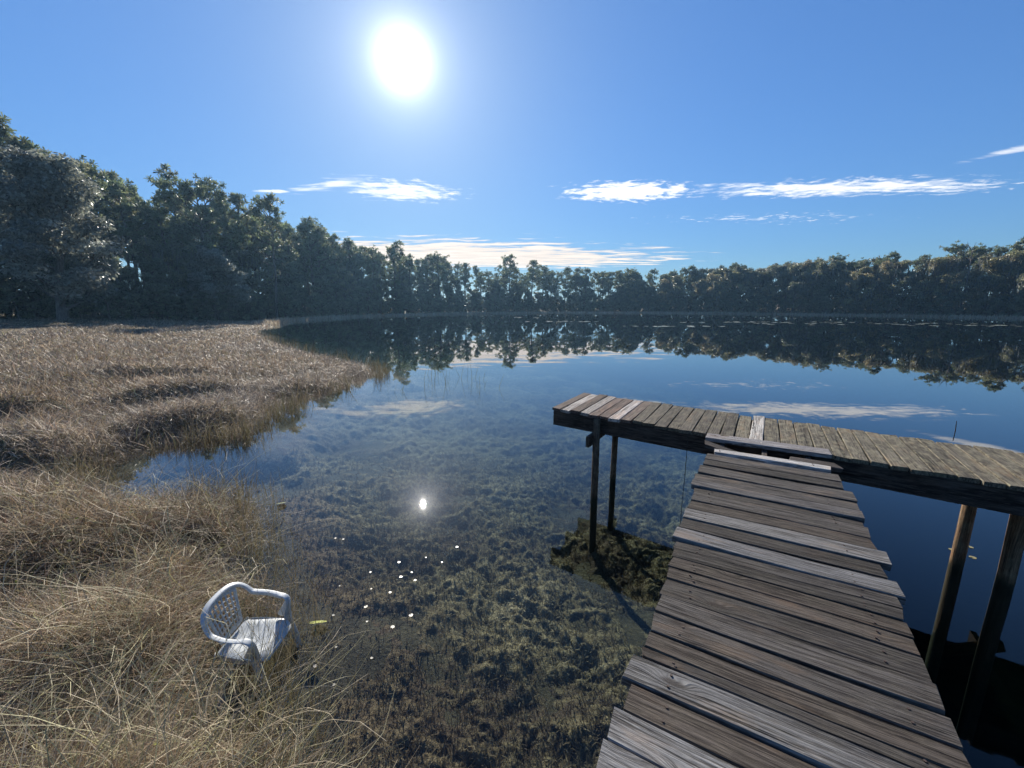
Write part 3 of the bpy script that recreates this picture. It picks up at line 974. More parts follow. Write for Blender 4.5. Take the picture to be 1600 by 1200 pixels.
# ------------------------------------------------------------------ dock
def wood_mat():
    """weathered boards; tone comes from each board's own object colour, grain from the board's local coordinates"""
    m, n = new_mat('weathered_wood')
    oi = n.node('ObjectInfo')
    P = n.node('TexCoord').outputs['Object']
    offv = n.node('CombineXYZ', X=n.math('MULTIPLY', oi.outputs['Random'], 37.0), Y=n.math('MULTIPLY', oi.outputs['Random'], 91.0), Z=n.math('MULTIPLY', oi.outputs['Random'], 13.0)).outputs[0]
    Q = n.vmath('ADD', P, offv)
    # knots bend the grain round them
    kv = n.node('TexVoronoi', {'feature': 'F1'}, Vector=n.vmath('MULTIPLY', Q, (2.1, 6.5, 3.0)), Scale=1.0, Randomness=1.0)
    kd = kv.outputs['Distance']
    knot = n.ramp(kd, 0.26, 0.0)
    wav = n.noise(n.vmath('MULTIPLY', Q, (1.6, 7.0, 7.0)), 1.0, 2, 0.5)
    bend = n.math('ADD', n.math('MULTIPLY', wav, 0.022), n.math('MULTIPLY', knot, 0.030))
    sq = n.node('SeparateXYZ', Vector=Q)
    yy = n.math('ADD', sq.outputs[1], bend)
    G = n.node('CombineXYZ', X=n.math('MULTIPLY', sq.outputs[0], 3.2), Y=n.math('MULTIPLY', yy, 105.0), Z=n.math('MULTIPLY', sq.outputs[2], 40.0)).outputs[0]
    grain = n.noise(G, 1.0, 6, 0.72)
    G2 = n.node('CombineXYZ', X=n.math('MULTIPLY', sq.outputs[0], 14.0), Y=n.math('MULTIPLY', yy, 300.0), Z=n.math('MULTIPLY', sq.outputs[2], 60.0)).outputs[0]
    fine = n.noise(G2, 1.0, 3, 0.6)
    G3 = n.node('CombineXYZ', X=n.math('MULTIPLY', sq.outputs[0], 0.9), Y=n.math('MULTIPLY', yy, 30.0), Z=n.math('MULTIPLY', sq.outputs[2], 10.0)).outputs[0]
    crackn = n.noise(G3, 1.0, 4, 0.7)
    crack = n.ramp(crackn, 0.33, 0.39, 1.0, 0.0)
    blot = n.noise(n.vmath('MULTIPLY', Q, (3.0, 10.0, 3.0)), 1.0, 5, 0.6)
    tone = oi.outputs['Color']
    dark = n.mix(1.0, tone, rgb(0.20, 0.185, 0.18), 'MULTIPLY')
    c = n.mix(n.ramp(grain, 0.38, 0.66), dark, tone)
    c = n.mix(n.math('MULTIPLY', n.ramp(fine, 0.5, 0.75), 0.45), c, n.mix(1.0, tone, rgb(1.6, 1.55, 1.5), 'MULTIPLY'))
    warm = n.mix(1.0, tone, rgb(1.25, 1.0, 0.80), 'MULTIPLY')
    c = n.mix(n.math('MULTIPLY', n.ramp(blot, 0.52, 0.72), 0.55), c, warm)
    c = n.mix(n.math('MULTIPLY', n.ramp(kd, 0.14, 0.05), 0.7), c, rgb(0.03, 0.022, 0.018))
    c = n.mix(n.math('MULTIPLY', crack, 0.9), c, rgb(0.012, 0.01, 0.009))
    # lichen where the board carries it (alpha of the object colour)
    li = n.ramp(n.noise(n.vmath('MULTIPLY', Q, (9.0, 14.0, 9.0)), 1.0, 6, 0.72), 0.46, 0.62)
    c = n.mix(n.math('MULTIPLY', li, n.math('MULTIPLY', oi.outputs['Alpha'], 0.75)), c, rgb(0.26, 0.235, 0.155))
    # below the usual waterline the timber is black-green with slime
    zp = n.node('SeparateXYZ', Vector=n.node('NewGeometry').outputs['Position']).outputs[2]
    wet = n.ramp(n.math('ADD', zp, n.math('MULTIPLY', n.math('SUBTRACT', blot, 0.5), 0.25)), 0.16, 0.02)
    c = n.mix(n.math('MULTIPLY', wet, 0.95), c, rgb(0.022, 0.024, 0.014))
    hgt = n.math('SUBTRACT', n.math('ADD', n.math('MULTIPLY', grain, 1.1), n.math('MULTIPLY', fine, 0.6)), n.math('MULTIPLY', crack, 1.6))
    bump = n.node('Bump', Strength=0.9, Distance=0.006, Height=hgt)
    bs = n.node('BsdfPrincipled', Base_Color=c, Roughness=0.85, Normal=bump.outputs[0])
    bs.inputs['Specular IOR Level'].default_value = 0.15
    finish(n, bs)
    return m


def board_mesh(name, L, W, T, seed=0, rag=0.0, warp=0.004, segs=3, cham=0.004):
    """a board along local X, top at z=0: softened top edges, uneven ends, a little warp"""
    r = random.Random(seed)
    V, F = [], []
    prof = [(-W / 2, -T), (W / 2, -T), (W / 2, -cham), (W / 2 - cham, 0.0), (-W / 2 + cham, 0.0), (-W / 2, -cham)]
    sag = r.uniform(-warp, warp)
    cup = r.uniform(-0.003, 0.003)
    skew0, skew1 = r.uniform(-rag, rag), r.uniform(-rag, rag)
    for i in range(segs + 1):
        u = i / segs
        x = -L / 2 + L * u
        wv = r.uniform(-0.002, 0.002)
        for (y, z) in prof:
            xx = x
            if i == 0:
                xx += skew0 * (y / W) * 2 + r.uniform(-rag, rag) * 0.5
            if i == segs:
                xx += skew1 * (y / W) * 2 + r.uniform(-rag, rag) * 0.5
            V.append((xx, y + wv, z + sag * (2 * u - 1) ** 2 + cup * (2 * y / W) ** 2))
    for i in range(segs):
        for k in range(6):
            k2 = (k + 1) % 6
            F.append((i * 6 + k, (i + 1) * 6 + k, (i + 1) * 6 + k2, i * 6 + k2))
    me = bpy.data.meshes.new(name)
    n = segs * 6
    me.from_pydata(V, [], F + [tuple(range(0, 6)), tuple(range(n + 5, n - 1, -1))])
    me.update()
    bm = bmesh.new()
    bm.from_mesh(me)
    bmesh.ops.recalc_face_normals(bm, faces=bm.faces)
    bm.to_mesh(me)
    bm.free()
    return me


DECK = 1.2
AX = Vector((0.5, 0.866, 0))              # walkway direction, towards the platform
BX = Vector((0.866, -0.5, 0))             # across it, to the right
C0 = Vector((0.84, 1.016, 0))


def build_dock(wood):
    NAIL_MAT, nn = new_mat('rusty_nail')
    finish(nn, nn.node('BsdfPrincipled', Base_Color=rgb(0.045, 0.026, 0.018), Roughness=0.7))
    NAIL = bpy.data.meshes.new('nail')
    ring = [(0.0048 * math.cos(a * math.pi / 4), 0.0048 * math.sin(a * math.pi / 4)) for a in range(8)]
    NAIL.from_pydata([(x, y, -0.006) for x, y in ring] + [(x, y, 0.0012) for x, y in ring], [],
                     [tuple(range(8, 16))] + [(i, (i + 1) % 8, 8 + (i + 1) % 8, 8 + i) for i in range(8)])
    dock = link('dock', None)
    dock.location = (C0.x, C0.y, 0)
    tag(dock, 'weathered grey plank dock with a walkway and cross platform over the lake', 'dock')
    inv = Vector((C0.x, C0.y, 0))

    def board(name, pos, direction, L, W, T, tone, lichen=0.0, seed=0, rag=0.006, tilt=0.0, warp=0.004, pitch=0.0):
        me = board_mesh(name, L, W, T, seed, rag, warp)
        o = link(name, me, dock, wood)
        o.location = Vector(pos) - inv
        o.rotation_euler = (tilt, pitch, math.atan2(direction[1], direction[0]))
        o.color = (*tone, lichen)
        return o

    def beam(name, a, b, W, T, tone, seed=0, lichen=0.0):
        a, b = Vector(a), Vector(b)
        d = b - a
        o = board(name, (a + b) / 2, d, d.length, W, T, tone, lichen, seed, 0.002, 0, 0.0)
        return o

    def post(x, y, z0, z1, r, seed, tone):
        rr = random.Random(seed)
        path = [(rr.gauss(0, 0.006), rr.gauss(0, 0.006), z0 + (z1 - z0) * i / 6) for i in range(7)]
        tb = Tubes()
        tb.add(path, [r * rr.uniform(0.93, 1.07) for _ in path], 12)
        V = np.array(tb.V)
        n = len(V)
        me = bpy.data.meshes.new('post')
        me.from_pydata([tuple(v) for v in V], [], tb.F + [tuple(range(n - 12, n))])
        for p in me.polygons:
            p.use_smooth = len(p.vertices) == 4
        # grain runs up the post: build it along local X and stand it up
        for v in me.vertices:
            v.co = Vector((v.co.z, v.co.y, -v.co.x))
        o = link('post', me, dock, wood)
        o.rotation_euler = (0, -math.pi / 2, 0)
        o.location = Vector((x, y, 0)) - inv
        o.color = (*tone, 0.3)
        return o

    DK = (0.080, 0.072, 0.064)
    MD = (0.108, 0.098, 0.089)
    BR = (0.106, 0.089, 0.074)
    LT = (0.215, 0.21, 0.203)
    WH = (0.62, 0.60, 0.57)
    W = [  # far edge, near edge, left end, right end, tone
        (3.54, 3.36, -0.520, 0.555, (0.30, 0.285, 0.28)), (3.03, 2.925, -0.410, 0.500, WH), (2.85, 2.69, -0.465, 0.535, MD),
        (2.67, 2.54, -0.467, 0.528, DK), (2.495, 2.32, -0.490, 0.568, MD), (2.305, 2.15, -0.503, 0.560, MD), (2.138, 2.02, -0.506, 0.560, (0.17, 0.16, 0.155)),
        (2.008, 1.917, -0.478, 0.540, DK), (1.908, 1.762, -0.476, 0.545, MD), (1.752, 1.625, -0.478, 0.535, BR), (1.600, 1.455, -0.490, 0.572, LT),
        (1.440, 1.318, -0.488, 0.520, DK), (1.303, 1.172, -0.507, 0.556, (0.205, 0.203, 0.202)), (1.155, 1.066, -0.486, 0.520, MD), (1.056, 0.972, -0.482, 0.512, DK),
        (0.966, 0.866, -0.479, 0.510, BR), (0.857, 0.764, -0.478, 0.506, BR), (0.750, 0.620, -0.476, 0.505, DK), (0.607, 0.480, -0.475, 0.503, MD),
        (0.466, 0.350, -0.474, 0.505, MD), (0.336, 0.250, -0.474, 0.500, BR), (0.246, 0.198, -0.475, 0.500, DK), (0.187, 0.066, -0.513, 0.490, (0.225, 0.22, 0.213)),
        (0.053, -0.062, -0.478, 0.505, BR), (-0.074, -0.190, -0.503, 0.500, (0.30, 0.295, 0.285)), (-0.204, -0.318, -0.504, 0.500, LT)]
    s = -0.332
    r = random.Random(4)
    while s > -1.9:
        w = r.uniform(0.115, 0.14)
        W.append((s, s - w, -0.48 + r.gauss(0, 0.01), 0.50 + r.gauss(0, 0.01), r.choice((MD, DK, LT, BR))))
        s -= w + 0.012
    for i, (s1, s0, t0, t1, tone) in enumerate(W):
        sc, tc = (s0 + s1) / 2, (t0 + t1) / 2
        k = random.Random(900 + i)
        kk = k.uniform(0.85, 1.15)
        tn = tuple(v * kk for v in tone)
        up = 0.014 if i == 0 else (0.012 if tone in (LT, WH) else 0.0)
        pos = C0 + AX * sc + BX * tc + Vector((0, 0, DECK + up + k.uniform(-0.004, 0.006)))
        board_o = board('plank', pos, (BX.x, BX.y), t1 - t0, s1 - s0 + 0.004, 0.038, tn, 0.06, 50 + i, 0.007, k.gauss(0, 0.012), 0.006, k.gauss(0, 0.004))
        if -0.35 < s0 < 3.3:                     # two rusty nails into each outer stringer
            for tt in (-0.36, 0.38):
                for ss in (0.27, 0.73):
                    nl = link('nail', NAIL, board_o, NAIL_MAT)
                    nl.location = (tt - tc + k.gauss(0, 0.008), (ss - 0.5) * (s1 - s0) + k.gauss(0, 0.006), 0.0008)
    # the broken board: a stub on the right and a fallen length on the left
    p = C0 + AX * 3.13 + BX * 0.40 + Vector((0, 0, DECK - 0.005))
    o = board('broken_plank', p, (BX.x, BX.y), 0.34, 0.13, 0.038, (0.10, 0.085, 0.075), 0, 7, 0.04)
    o['label'] = 'dark splintered stub of a broken board'
    p = C0 + AX * 3.17 + BX * -0.32 + Vector((0, 0, DECK - 0.03))
    o = board('broken_plank', p, (BX.x * 0.93 - AX.x * 0.3, BX.y * 0.93 - AX.y * 0.3), 0.42, 0.12, 0.035, (0.09, 0.08, 0.072), 0, 8, 0.04, 0.0, 0.004, R(7))
    o['label'] = 'dark broken board sagging into the gap'
    # stringers and posts under the walkway
    zt = DECK - 0.042
    for t in (-0.36, 0.02, 0.38):
        a = C0 + AX * -1.9 + BX * t
        b = C0 + AX * 3.50 + BX * t
        beam('stringer', (a.x, a.y, zt), (b.x, b.y, zt), 0.045, 0.19, (0.09, 0.078, 0.068), int(100 + t * 10))
    for i, s in enumerate((-0.6, 1.75)):
        for t in (-0.30, 0.32):
            p = C0 + AX * s + BX * t
            post(p.x, p.y, -3.5, zt - 0.02, 0.06, 30 + i * 2 + int(t > 0), (0.12, 0.095, 0.075))
        a, b = C0 + AX * (s + 0.085) + BX * -0.46, C0 + AX * (s + 0.085) + BX * 0.48
        beam('cross_beam', (a.x, a.y, zt - 0.192), (b.x, b.y, zt - 0.192), 0.045, 0.16, (0.09, 0.078, 0.068), 140 + i)

    # ---- platform
    N0, N1 = Vector((0.56, 5.49, 0)), Vector((3.99, 2.98, 0))
    PD = (N1 - N0).normalized()
    PN = Vector((math.sin(R(31.5)), math.cos(R(31.5)), 0))
    total = 7.6
    u = 0.0
    i = 0
    rp = random.Random(21)
    pale = {1: (0.50, 0.46, 0.42), 3: (0.42, 0.385, 0.345), 6: (0.52, 0.475, 0.44)}
    while u < total:
        w = rp.uniform(0.118, 0.142)
        if 2.30 < u < 2.45:
            pass
        wl = 1.15 + rp.gauss(0, 0.012)
        p0 = N0 + PD * (u + w / 2)
        fr = u / total
        red = (0.17, 0.125, 0.105) if u < 1.0 else (0.145, 0.127, 0.10) if u < 2.2 else (0.185, 0.162, 0.12)
        kk = rp.uniform(0.8, 1.18)
        tone = tuple(v * kk for v in red)
        lich = 0.0 if u < 0.9 else 0.35 if u < 2.2 else 0.75
        if i in pale:
            tone, lich = pale[i], 0.0
        if i == 17:
            tone, lich = (0.62, 0.59, 0.53), 0.0
            wl += 0.02
        ang = math.atan2(PN.y, PN.x) + rp.gauss(0, 0.008)
        pos = p0 + PN * (1.15 / 2 + rp.gauss(0, 0.01)) + Vector((0, 0, DECK + 0.002 + rp.uniform(-0.004, 0.006)))
        board('platform_plank', pos, (math.cos(ang), math.sin(ang)), wl, w, 0.038, tone, lich, 400 + i, 0.012, rp.gauss(0, 0.015), 0.006)
        u += w + 0.009
        i += 1
    end = total + 0.1
    for name, off in (('rim_beam', 0.045), ('joist', 0.56), ('rim_beam', 1.08)):
        a, b = N0 + PD * 0.01 + PN * off, N0 + PD * end + PN * off
        beam(name, (a.x, a.y, zt + 0.002), (b.x, b.y, zt + 0.002), 0.05, 0.20, (0.075, 0.062, 0.052), int(off * 100))
    a, b = N0 + PD * 0.012 + PN * 0.08, N0 + PD * 0.012 + PN * 1.04
    # cross beams sticking out at the near side, and the posts they ride on
    for i, uu in enumerate((0.62, 4.62, 7.2)):
        a, b = N0 + PD * uu + PN * -0.20, N0 + PD * uu + PN * 1.2
        beam('cross_beam', (a.x, a.y, zt - 0.202), (b.x, b.y, zt - 0.202), 0.045, 0.14, (0.10, 0.082, 0.066), 150 + i)
    for j, (x, y, rad) in enumerate(((1.09, 5.06, 0.045), (1.50, 5.72, 0.045), (4.49, 3.72, 0.056), (4.64, 3.44, 0.058), (6.2, 1.62, 0.066), (6.7, 2.3, 0.066))):
        post(x, y, -5.0, zt - 0.005, rad, 60 + j, (0.13, 0.09, 0.06) if j < 2 else (0.26, 0.17, 0.105))
    # diagonal brace between the right-hand posts
    a, b = Vector((4.40, 3.60, zt - 0.21)), Vector((4.78, 3.50, zt - 0.36))
    o = board('brace', (a + b) / 2, (b - a), 0.62, 0.035, 0.12, (0.27, 0.21, 0.15), 0.2, 170, 0.004, 0, 0, 0)
    o.rotation_euler = (0, R(20), math.atan2((b - a).y, (b - a).x))
    # short snapped stake beside the right posts
    return dock


# ------------------------------------------------------------------ chair
def build_chair():
    m, n = new_mat('white_plastic')
    P = n.node('TexCoord').outputs['Object']
    d = n.noise(P, 9.0, 6, 0.65)
    c = n.mix(n.math('MULTIPLY', n.ramp(d, 0.5, 0.75), 0.5), rgb(0.50, 0.53, 0.54), rgb(0.33, 0.36, 0.30))
    bs = n.node('BsdfPrincipled', Base_Color=c, Roughness=0.42)
    bs.inputs['Subsurface Weight'].default_value = 0.0
    tl = n.node('BsdfTranslucent', Color=rgb(0.7, 0.72, 0.72))
    finish(n, n.node('MixShader', i0=0.12, i1=bs.outputs[0], i2=tl.outputs[0]))
    root = link('plastic_chair', None)
    root.location = (CHAIR_POS[0], CHAIR_POS[1], -0.20)
    root.rotation_euler = (R(2), R(5), R(-2))
    root.scale = (0.84, 0.86, 0.86)
    tag(root, 'white plastic garden armchair half sunk in the marsh grass', 'chair')

    def solid(name, V, F, thick, bevel=0.004, sub=1):
        me = bpy.data.meshes.new(name)
        me.from_pydata([tuple(v) for v in V], [], F)
        bm = bmesh.new()
        bm.from_mesh(me)
        bmesh.ops.remove_doubles(bm, verts=bm.verts, dist=1e-5)
        bmesh.ops.recalc_face_normals(bm, faces=bm.faces)
        bm.to_mesh(me)
        bm.free()
        for p in me.polygons:
            p.use_smooth = True
        o = link(name, me, root, m)
        if thick:
            md = o.modifiers.new('solid', 'SOLIDIFY')
            md.thickness = thick
            md.offset = 0
        if sub:
            md = o.modifiers.new('sub', 'SUBSURF')
            md.levels = md.render_levels = sub
        return o

    def band(path, acrosses, w, name, thick, sub=2):
        """a flat strip following path; acrosses = half-width direction at each point"""
        V, F = [], []
        for i, (p, a) in enumerate(zip(path, acrosses)):
            p, a = Vector(p), Vector(a).normalized()
            ww = w[i] if isinstance(w, (list, tuple)) else w
            V += [p - a * ww / 2, p, p + a * ww / 2]
        for i in range(len(path) - 1):
            for k in range(2):
                F.append((i * 3 + k, i * 3 + k + 1, i * 3 + k + 4, i * 3 + k + 3))
        return solid(name, V, F, thick, sub=sub)

    SH = 0.42                                   # seat height; chair faces +x
    # seat: dished sheet with rolled front edge
    V, F = [], []
    nx, ny = 10, 9
    for i in range(nx):
        u = i / (nx - 1)
        x = -0.20 + 0.45 * u
        half = 0.195 + 0.035 * math.sin(math.pi * min(u * 1.1, 1) * 0.5)
        if i == nx - 1:
            half -= 0.055
        elif i == nx - 2:
            half -= 0.012
        for j in range(ny):
            v = 2 * j / (ny - 1) - 1
            z = SH - 0.022 * (1 - v * v) * math.sin(math.pi * (0.15 + 0.75 * u)) + 0.03 * (u - 0.4)
            if i >= nx - 2:
                z -= (0.012, 0.06)[i - nx + 2]
            if abs(v) == 1:
                z -= 0.02
            V.append((x, v * half, z))
    for i in range(nx - 1):
        for j in range(ny - 1):
            a = i * ny + j
            F.append((a, a + 1, a + ny + 1, a + ny))
    solid('seat', V, F, 0.006)
    # apron strips under the seat sides
    for s in (-1, 1):
        band([(-0.19, s * 0.197, SH - 0.035), (0.0, s * 0.222, SH - 0.035), (0.21, s * 0.225, SH - 0.03)], [(0, 0.05 * s, 1)] * 3, 0.055, 'seat_apron', 0.006, 1)
    # top rim: one loop from the left arm's front, round the back, to the right arm's front
    HB, HA = 0.80, 0.635

    def rim_pt(t):                               # t in [-1,1]; 0 = middle of the back
        a = abs(t)
        s = 1 if t > 0 else -1
        if a < 0.5:                              # the curved back rail
            q = a / 0.5 * math.pi / 2
            x = -0.305 + 0.13 * (1 - math.cos(q)) ** 1.1
            y = s * 0.255 * math.sin(q) ** 0.8
            z = HB - (HB - HA - 0.015) * (1 - math.cos(q)) ** 1.25
        else:                                    # the arm
            q = (a - 0.5) / 0.5
            x = -0.175 + 0.295 * q
            y = s * (0.255 + 0.02 * math.sin(math.pi * q))
            z = HA + 0.015 * (1 - q) ** 2
        return Vector((x, y, z))
    N = 29
    path = [rim_pt(-1 + 2 * i / (N - 1)) for i in range(N)]
    ac = []
    for i, p in enumerate(path):
        t = (path[min(i + 1, N - 1)] - path[max(i - 1, 0)]).normalized()
        side = t.cross(Vector((0, 0, 1)))
        a = abs(-1 + 2 * i / (N - 1))
        lift = 0.9 * (1 - min(a / 0.5, 1)) + 0.1
        ac.append((side * 1.0 + Vector((0, 0, 1)) * -lift * 0.25))
    # main rail as a rounded U-section: flat top band plus a turned-down outer lip
    band(path, ac, [0.042] * N, 'arm_rail', 0.009)
    lip = [p + Vector(a).normalized() * 0.022 + Vector((0, 0, -0.011)) for p, a in zip(path, ac)]
    band(lip, [(0, 0, 1)] * N, 0.026, 'rail_lip', 0.005)
    # arm fronts turn down into the front legs
    for s in (-1, 1):
        e = rim_pt(s)
        pth = [e + Vector((-0.04, 0, 0.003)), e + Vector((0.03, 0, -0.004)), e + Vector((0.058, -s * 0.004, -0.045)), e + Vector((0.055, -s * 0.016, -0.12)), e + Vector((0.05, -s * 0.035, -0.215)),
               Vector((0.245, s * 0.245, 0.20)), Vector((0.275, s * 0.262, 0.0))]
        band(pth, [(0, 1, 0), (0, 1, 0), (0.1, 1, 0), (0.3, 1, 0), (0.6, 1, 0), (0.7, 1, 0), (0.7, 1, 0)], [0.055, 0.058, 0.062, 0.07, 0.085, 0.065, 0.045], 'front_leg', 0.012)
        # side wing of the arm support (depth in x)
        band([e + Vector((0.052, s * 0.004, -0.03)), e + Vector((0.035, -s * 0.01, -0.12)), Vector((0.125, s * 0.228, SH + 0.005))], [(1, 0, -0.1)] * 3, [0.06, 0.075, 0.15], 'arm_support', 0.010, 1)
        # back leg
        band([Vector((-0.20, s * 0.19, SH)), Vector((-0.235, s * 0.215, 0.22)), Vector((-0.285, s * 0.245, 0.0))], [(0.5, s * 1.0, 0)] * 3, [0.08, 0.06, 0.045], 'back_leg', 0.012, 1)

    # backrest: side stiles and a lattice between the rail and the seat
    def back_pt(u, v):                           # u across -1..1, v up 0..1
        q = abs(u) * 0.62 * math.pi / 2
        xt = -0.305 + 0.13 * (1 - math.cos(q)) ** 1.1
        zt = HB - (HB - HA - 0.015) * (1 - math.cos(q)) ** 1.25
        yt = 0.21 * u
        xb, yb, zb = -0.19 - 0.005 * (1 - u * u), 0.145 * u, SH + 0.005
        return Vector((xb + (xt - xb) * v, yb + (yt - yb) * v, zb + (zt - 0.012 - zb) * v))
    for s in (-1, 1):
        pth = [back_pt(s * (0.80 - 0.02 * v), v) for v in (0.0, 0.25, 0.5, 0.75, 1.0)]
        band(pth, [(0.15, 1, 0)] * 5, [0.05, 0.034, 0.03, 0.032, 0.045], 'back_stile', 0.010, 1)
    us = (-0.8, -0.4, 0, 0.4, 0.8)
    band([back_pt(u, 0.95) for u in us], [(-0.2, 0, 1)] * 5, 0.06, 'back_top_panel', 0.006, 1)
    band([back_pt(u, 0.05) for u in us], [(-0.2, 0, 1)] * 5, 0.05, 'back_bottom_panel', 0.006, 1)
    for k in range(6):                           # open grid of slats
        u0 = -0.57 + 1.14 * k / 5
        band([back_pt(u0, v) + Vector((0.002, 0, 0)) for v in (0.06, 0.35, 0.65, 0.95)], [(0, 1, 0)] * 4, 0.013, 'upright_slat', 0.006, 0)
    for v in (0.2, 0.34, 0.48, 0.62, 0.76):
        band([back_pt(u, v) for u in us], [(0, 0, 1)] * 5, 0.014, 'cross_slat', 0.005, 0)


# ------------------------------------------------------------------ floating leaves, stakes, lines
def pad_mesh(seed, notch=0.35, n=12):
    r = random.Random(seed)
    V = [(0, 0, 0.0)]
    for i in range(n):
        a = notch + (2 * math.pi - 2 * notch) * i / (n - 1)
        q = r.uniform(0.88, 1.08)
        V.append((math.cos(a) * q, math.sin(a) * q, r.uniform(0.0, 0.05)))
    F = [(0, i, i + 1) for i in range(1, n)]
    V2 = V + [(x * 0.98, y * 0.98, z - 0.03) for x, y, z in V]
    k = len(V)
    F2 = F + [(c + k, b + k, a + k) for a, b, c in F] + [(i, i + k, i + 1 + k, i + 1) for i in range(1, n)]
    me = bpy.data.meshes.new('lily_pad')
    me.from_pydata(V2, [], F2)
    me.update()
    return me


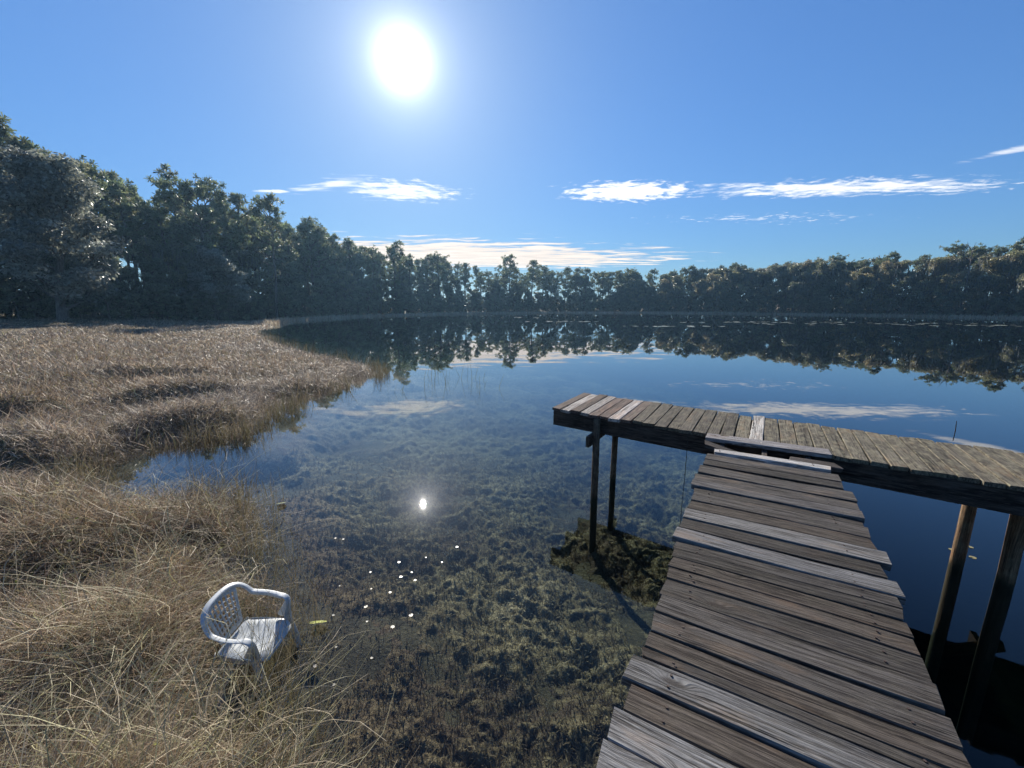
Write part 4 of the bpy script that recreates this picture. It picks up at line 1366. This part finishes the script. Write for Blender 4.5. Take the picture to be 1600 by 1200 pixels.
def build_floaters(wood):
    m, n = new_mat('lily_pad')
    oi = n.node('ObjectInfo')
    P = n.node('TexCoord').outputs['Object']
    f = n.noise(P, 3.0, 4)
    c = n.mix(n.ramp(f, 0.35, 0.7), n.mix(1.0, oi.outputs['Color'], rgb(0.6, 0.55, 0.45), 'MULTIPLY'), oi.outputs['Color'])
    bs = n.node('BsdfPrincipled', Base_Color=c, Roughness=0.35)
    finish(n, bs)
    meshes = [pad_mesh(s) for s in range(5)]
    r = random.Random(8)

    def pad(x, y, s, col, label, group=None, z=0.004, tiltx=0.0, sy=1.0):
        o = link('lily_pad', meshes[r.randrange(5)], None, m)
        o.location = (x, y, z)
        o.scale = (s, s * sy, s * 0.5)
        o.rotation_euler = (tiltx, 0, r.uniform(0, 6.28))
        o.color = (*col, 1)
        tag(o, label, 'lily pad', group)
        return o
    PALE = (0.27, 0.265, 0.23)
    # pale curled leaves drifting between chair and dock (world positions)
    near = [(-0.99, 3.62), (-1.08, 3.55), (-0.93, 3.50), (-1.16, 3.78), (-0.90, 3.86), (-0.72, 3.78), (-1.62, 3.42), (-1.28, 3.15), (-0.98, 2.92), (-0.86, 3.05),
            (-1.36, 2.72), (-1.21, 2.98), (-1.05, 2.62), (-1.44, 2.55), (-0.60, 4.05), (-1.9, 4.2), (-2.0, 4.22), (-1.31, 3.38), (-1.12, 3.33), (-1.52, 3.05), (-1.24, 2.4), (-1.4, 3.62)]
    for i, (x, y) in enumerate(near):
        pad(x, y, r.uniform(0.007, 0.018), tuple(v * r.uniform(0.95, 1.05) for v in PALE), 'tiny pale floating leaf on the clear water right of the chair', 'pale leaves beside the chair')
    pad(-1.60, 2.93, 0.075, (0.32, 0.36, 0.05), 'yellow-green lily leaf tilted up beside the chair', None, 0.04, R(28), 0.6)
    pad(-4.35, 5.32, 0.12, (0.33, 0.31, 0.09), 'tan lily leaf propped at the tip of the grass mound', None, 0.05, R(25), 0.6)
    pad(-3.05, 5.0, 0.06, (0.30, 0.36, 0.16), 'light green lily leaf beside the grass mound', None, 0.03, R(20))
    # yellow pads by the walkway
    for x, y, s in ((3.60, 4.60, 0.06), (3.70, 4.52, 0.05), (3.63, 4.38, 0.085), (3.46, 4.42, 0.04), (3.40, 4.55, 0.04)):
        pad(x, y, s, (0.40, 0.33, 0.10), 'yellowed lily pad in the cluster beyond the walkway edge', 'yellow pads by the walkway')
    for x, y, s in ((4.75, 4.0, 0.028), (4.82, 3.86, 0.03), (5.0, 4.05, 0.026), (5.1, 3.6, 0.028)):
        pad(x, y, s, (0.34, 0.30, 0.13), 'small yellow leaf afloat between the platform posts', 'leaves between the platform posts')
    # rafts of pads far out on the lake
    for cx, cy, nx, sx, sy in ((36, 62, 26, 9, 1.6), (9, 64, 14, 4, 1.2), (20, 50, 18, 6, 1.0), (48, 58, 26, 12, 3.0), (60, 52, 20, 10, 2.0), (3, 84, 8, 4, 2.0)):
        for i in range(nx):
            pad(cx + r.gauss(0, sx * 0.55), cy + r.gauss(0, sy * 0.6), r.uniform(0.22, 0.52), (0.5, 0.52, 0.40), 'flat lily pad in the scattered rafts far out on the lake', 'far lily pads', 0.01)
    # small stakes and line
    tb = Tubes()
    tb.add([(0, 0, 0.03), (0.003, 0, 0.14), (0.0, 0.004, 0.24)], [0.004, 0.004, 0.003], 5)
    o = link('rod', tb.mesh('rod'), None, wood)
    o.location = (4.62, 4.10, DECK - 0.03)
    o.color = (0.05, 0.045, 0.04, 0)
    tag(o, 'thin dark rod standing up behind the right part of the platform', 'rod')
    tb = Tubes()
    tb.add([(0, 0, 1.16), (0.004, 0.003, 0.7), (-0.004, 0.0, 0.3), (0, 0, -0.3)], [0.0035] * 4, 5)
    o = link('hanging_line', tb.mesh('hanging_line'), None, wood)
    o.location = (1.985, 4.42, 0)
    o.color = (0.06, 0.06, 0.06, 0)
    tag(o, 'thin dark line hanging from the platform edge into the water', 'line')
    # sparse reeds out in the open water
    mat = blade_mat('reed')
    k = random.Random(3)
    for cx, cy, nn in ((-2.5, 13.2, 11), (-0.9, 12.6, 8), (-1.6, 14.6, 8), (-3.4, 12.2, 6), (-2.9, 15.6, 8)):
        N = nn
        b = np.stack([RNG.normal(0, 0.22, N), RNG.normal(0, 0.18, N), np.full(N, -0.6)], -1)
        me = ribbons('reed_clump', b, RNG.uniform(0, 6.28, N), RNG.uniform(0.8, 1.45, N), RNG.uniform(0, 0.25, N), RNG.uniform(0, 0.5, N), np.full(N, 0.017),
                     np.array([(0.12, 0.115, 0.055)]) * RNG.uniform(0.7, 1.2, (N, 1)), 3)
        o = link('reed_clump', me, None, mat)
        o.location = (cx, cy, 0)
        tag(o, 'sparse clump of thin reeds standing in open water off the bank', 'reeds', 'reeds in open water')


build_ground()
build_water()
build_grass()
build_weeds()
build_trees()
WOOD = wood_mat()
build_dock(WOOD)
build_chair()
build_floaters(WOOD)


def build_haze():
    x0, x1, y0, y1, z0, z1 = -720.0, 720.0, -420.0, 920.0, -8.0, 29.0
    v = [(x, y, z) for z in (z0, z1) for x, y in ((x0, y0), (x1, y0), (x1, y1), (x0, y1))]
    f = [(0, 3, 2, 1), (4, 5, 6, 7), (0, 1, 5, 4), (1, 2, 6, 5), (2, 3, 7, 6), (3, 0, 4, 7)]
    m, n = new_mat('haze')
    vol = n.node('VolumePrincipled', Color=rgb(0.36, 0.66, 1.0), Density=HAZE_DENSITY, Anisotropy=0.45)  # scattering volume added mainly to lighten the trees as lens veiling glare does
    finish(n, None, vol)
    o = link('haze', np_mesh('haze', v, f), None, m)
    tag(o, 'thin bluish haze over the lake, added mainly to imitate lens glare on the trees', 'haze', kind='stuff')


HAZE_DENSITY = 0.00034
build_haze()
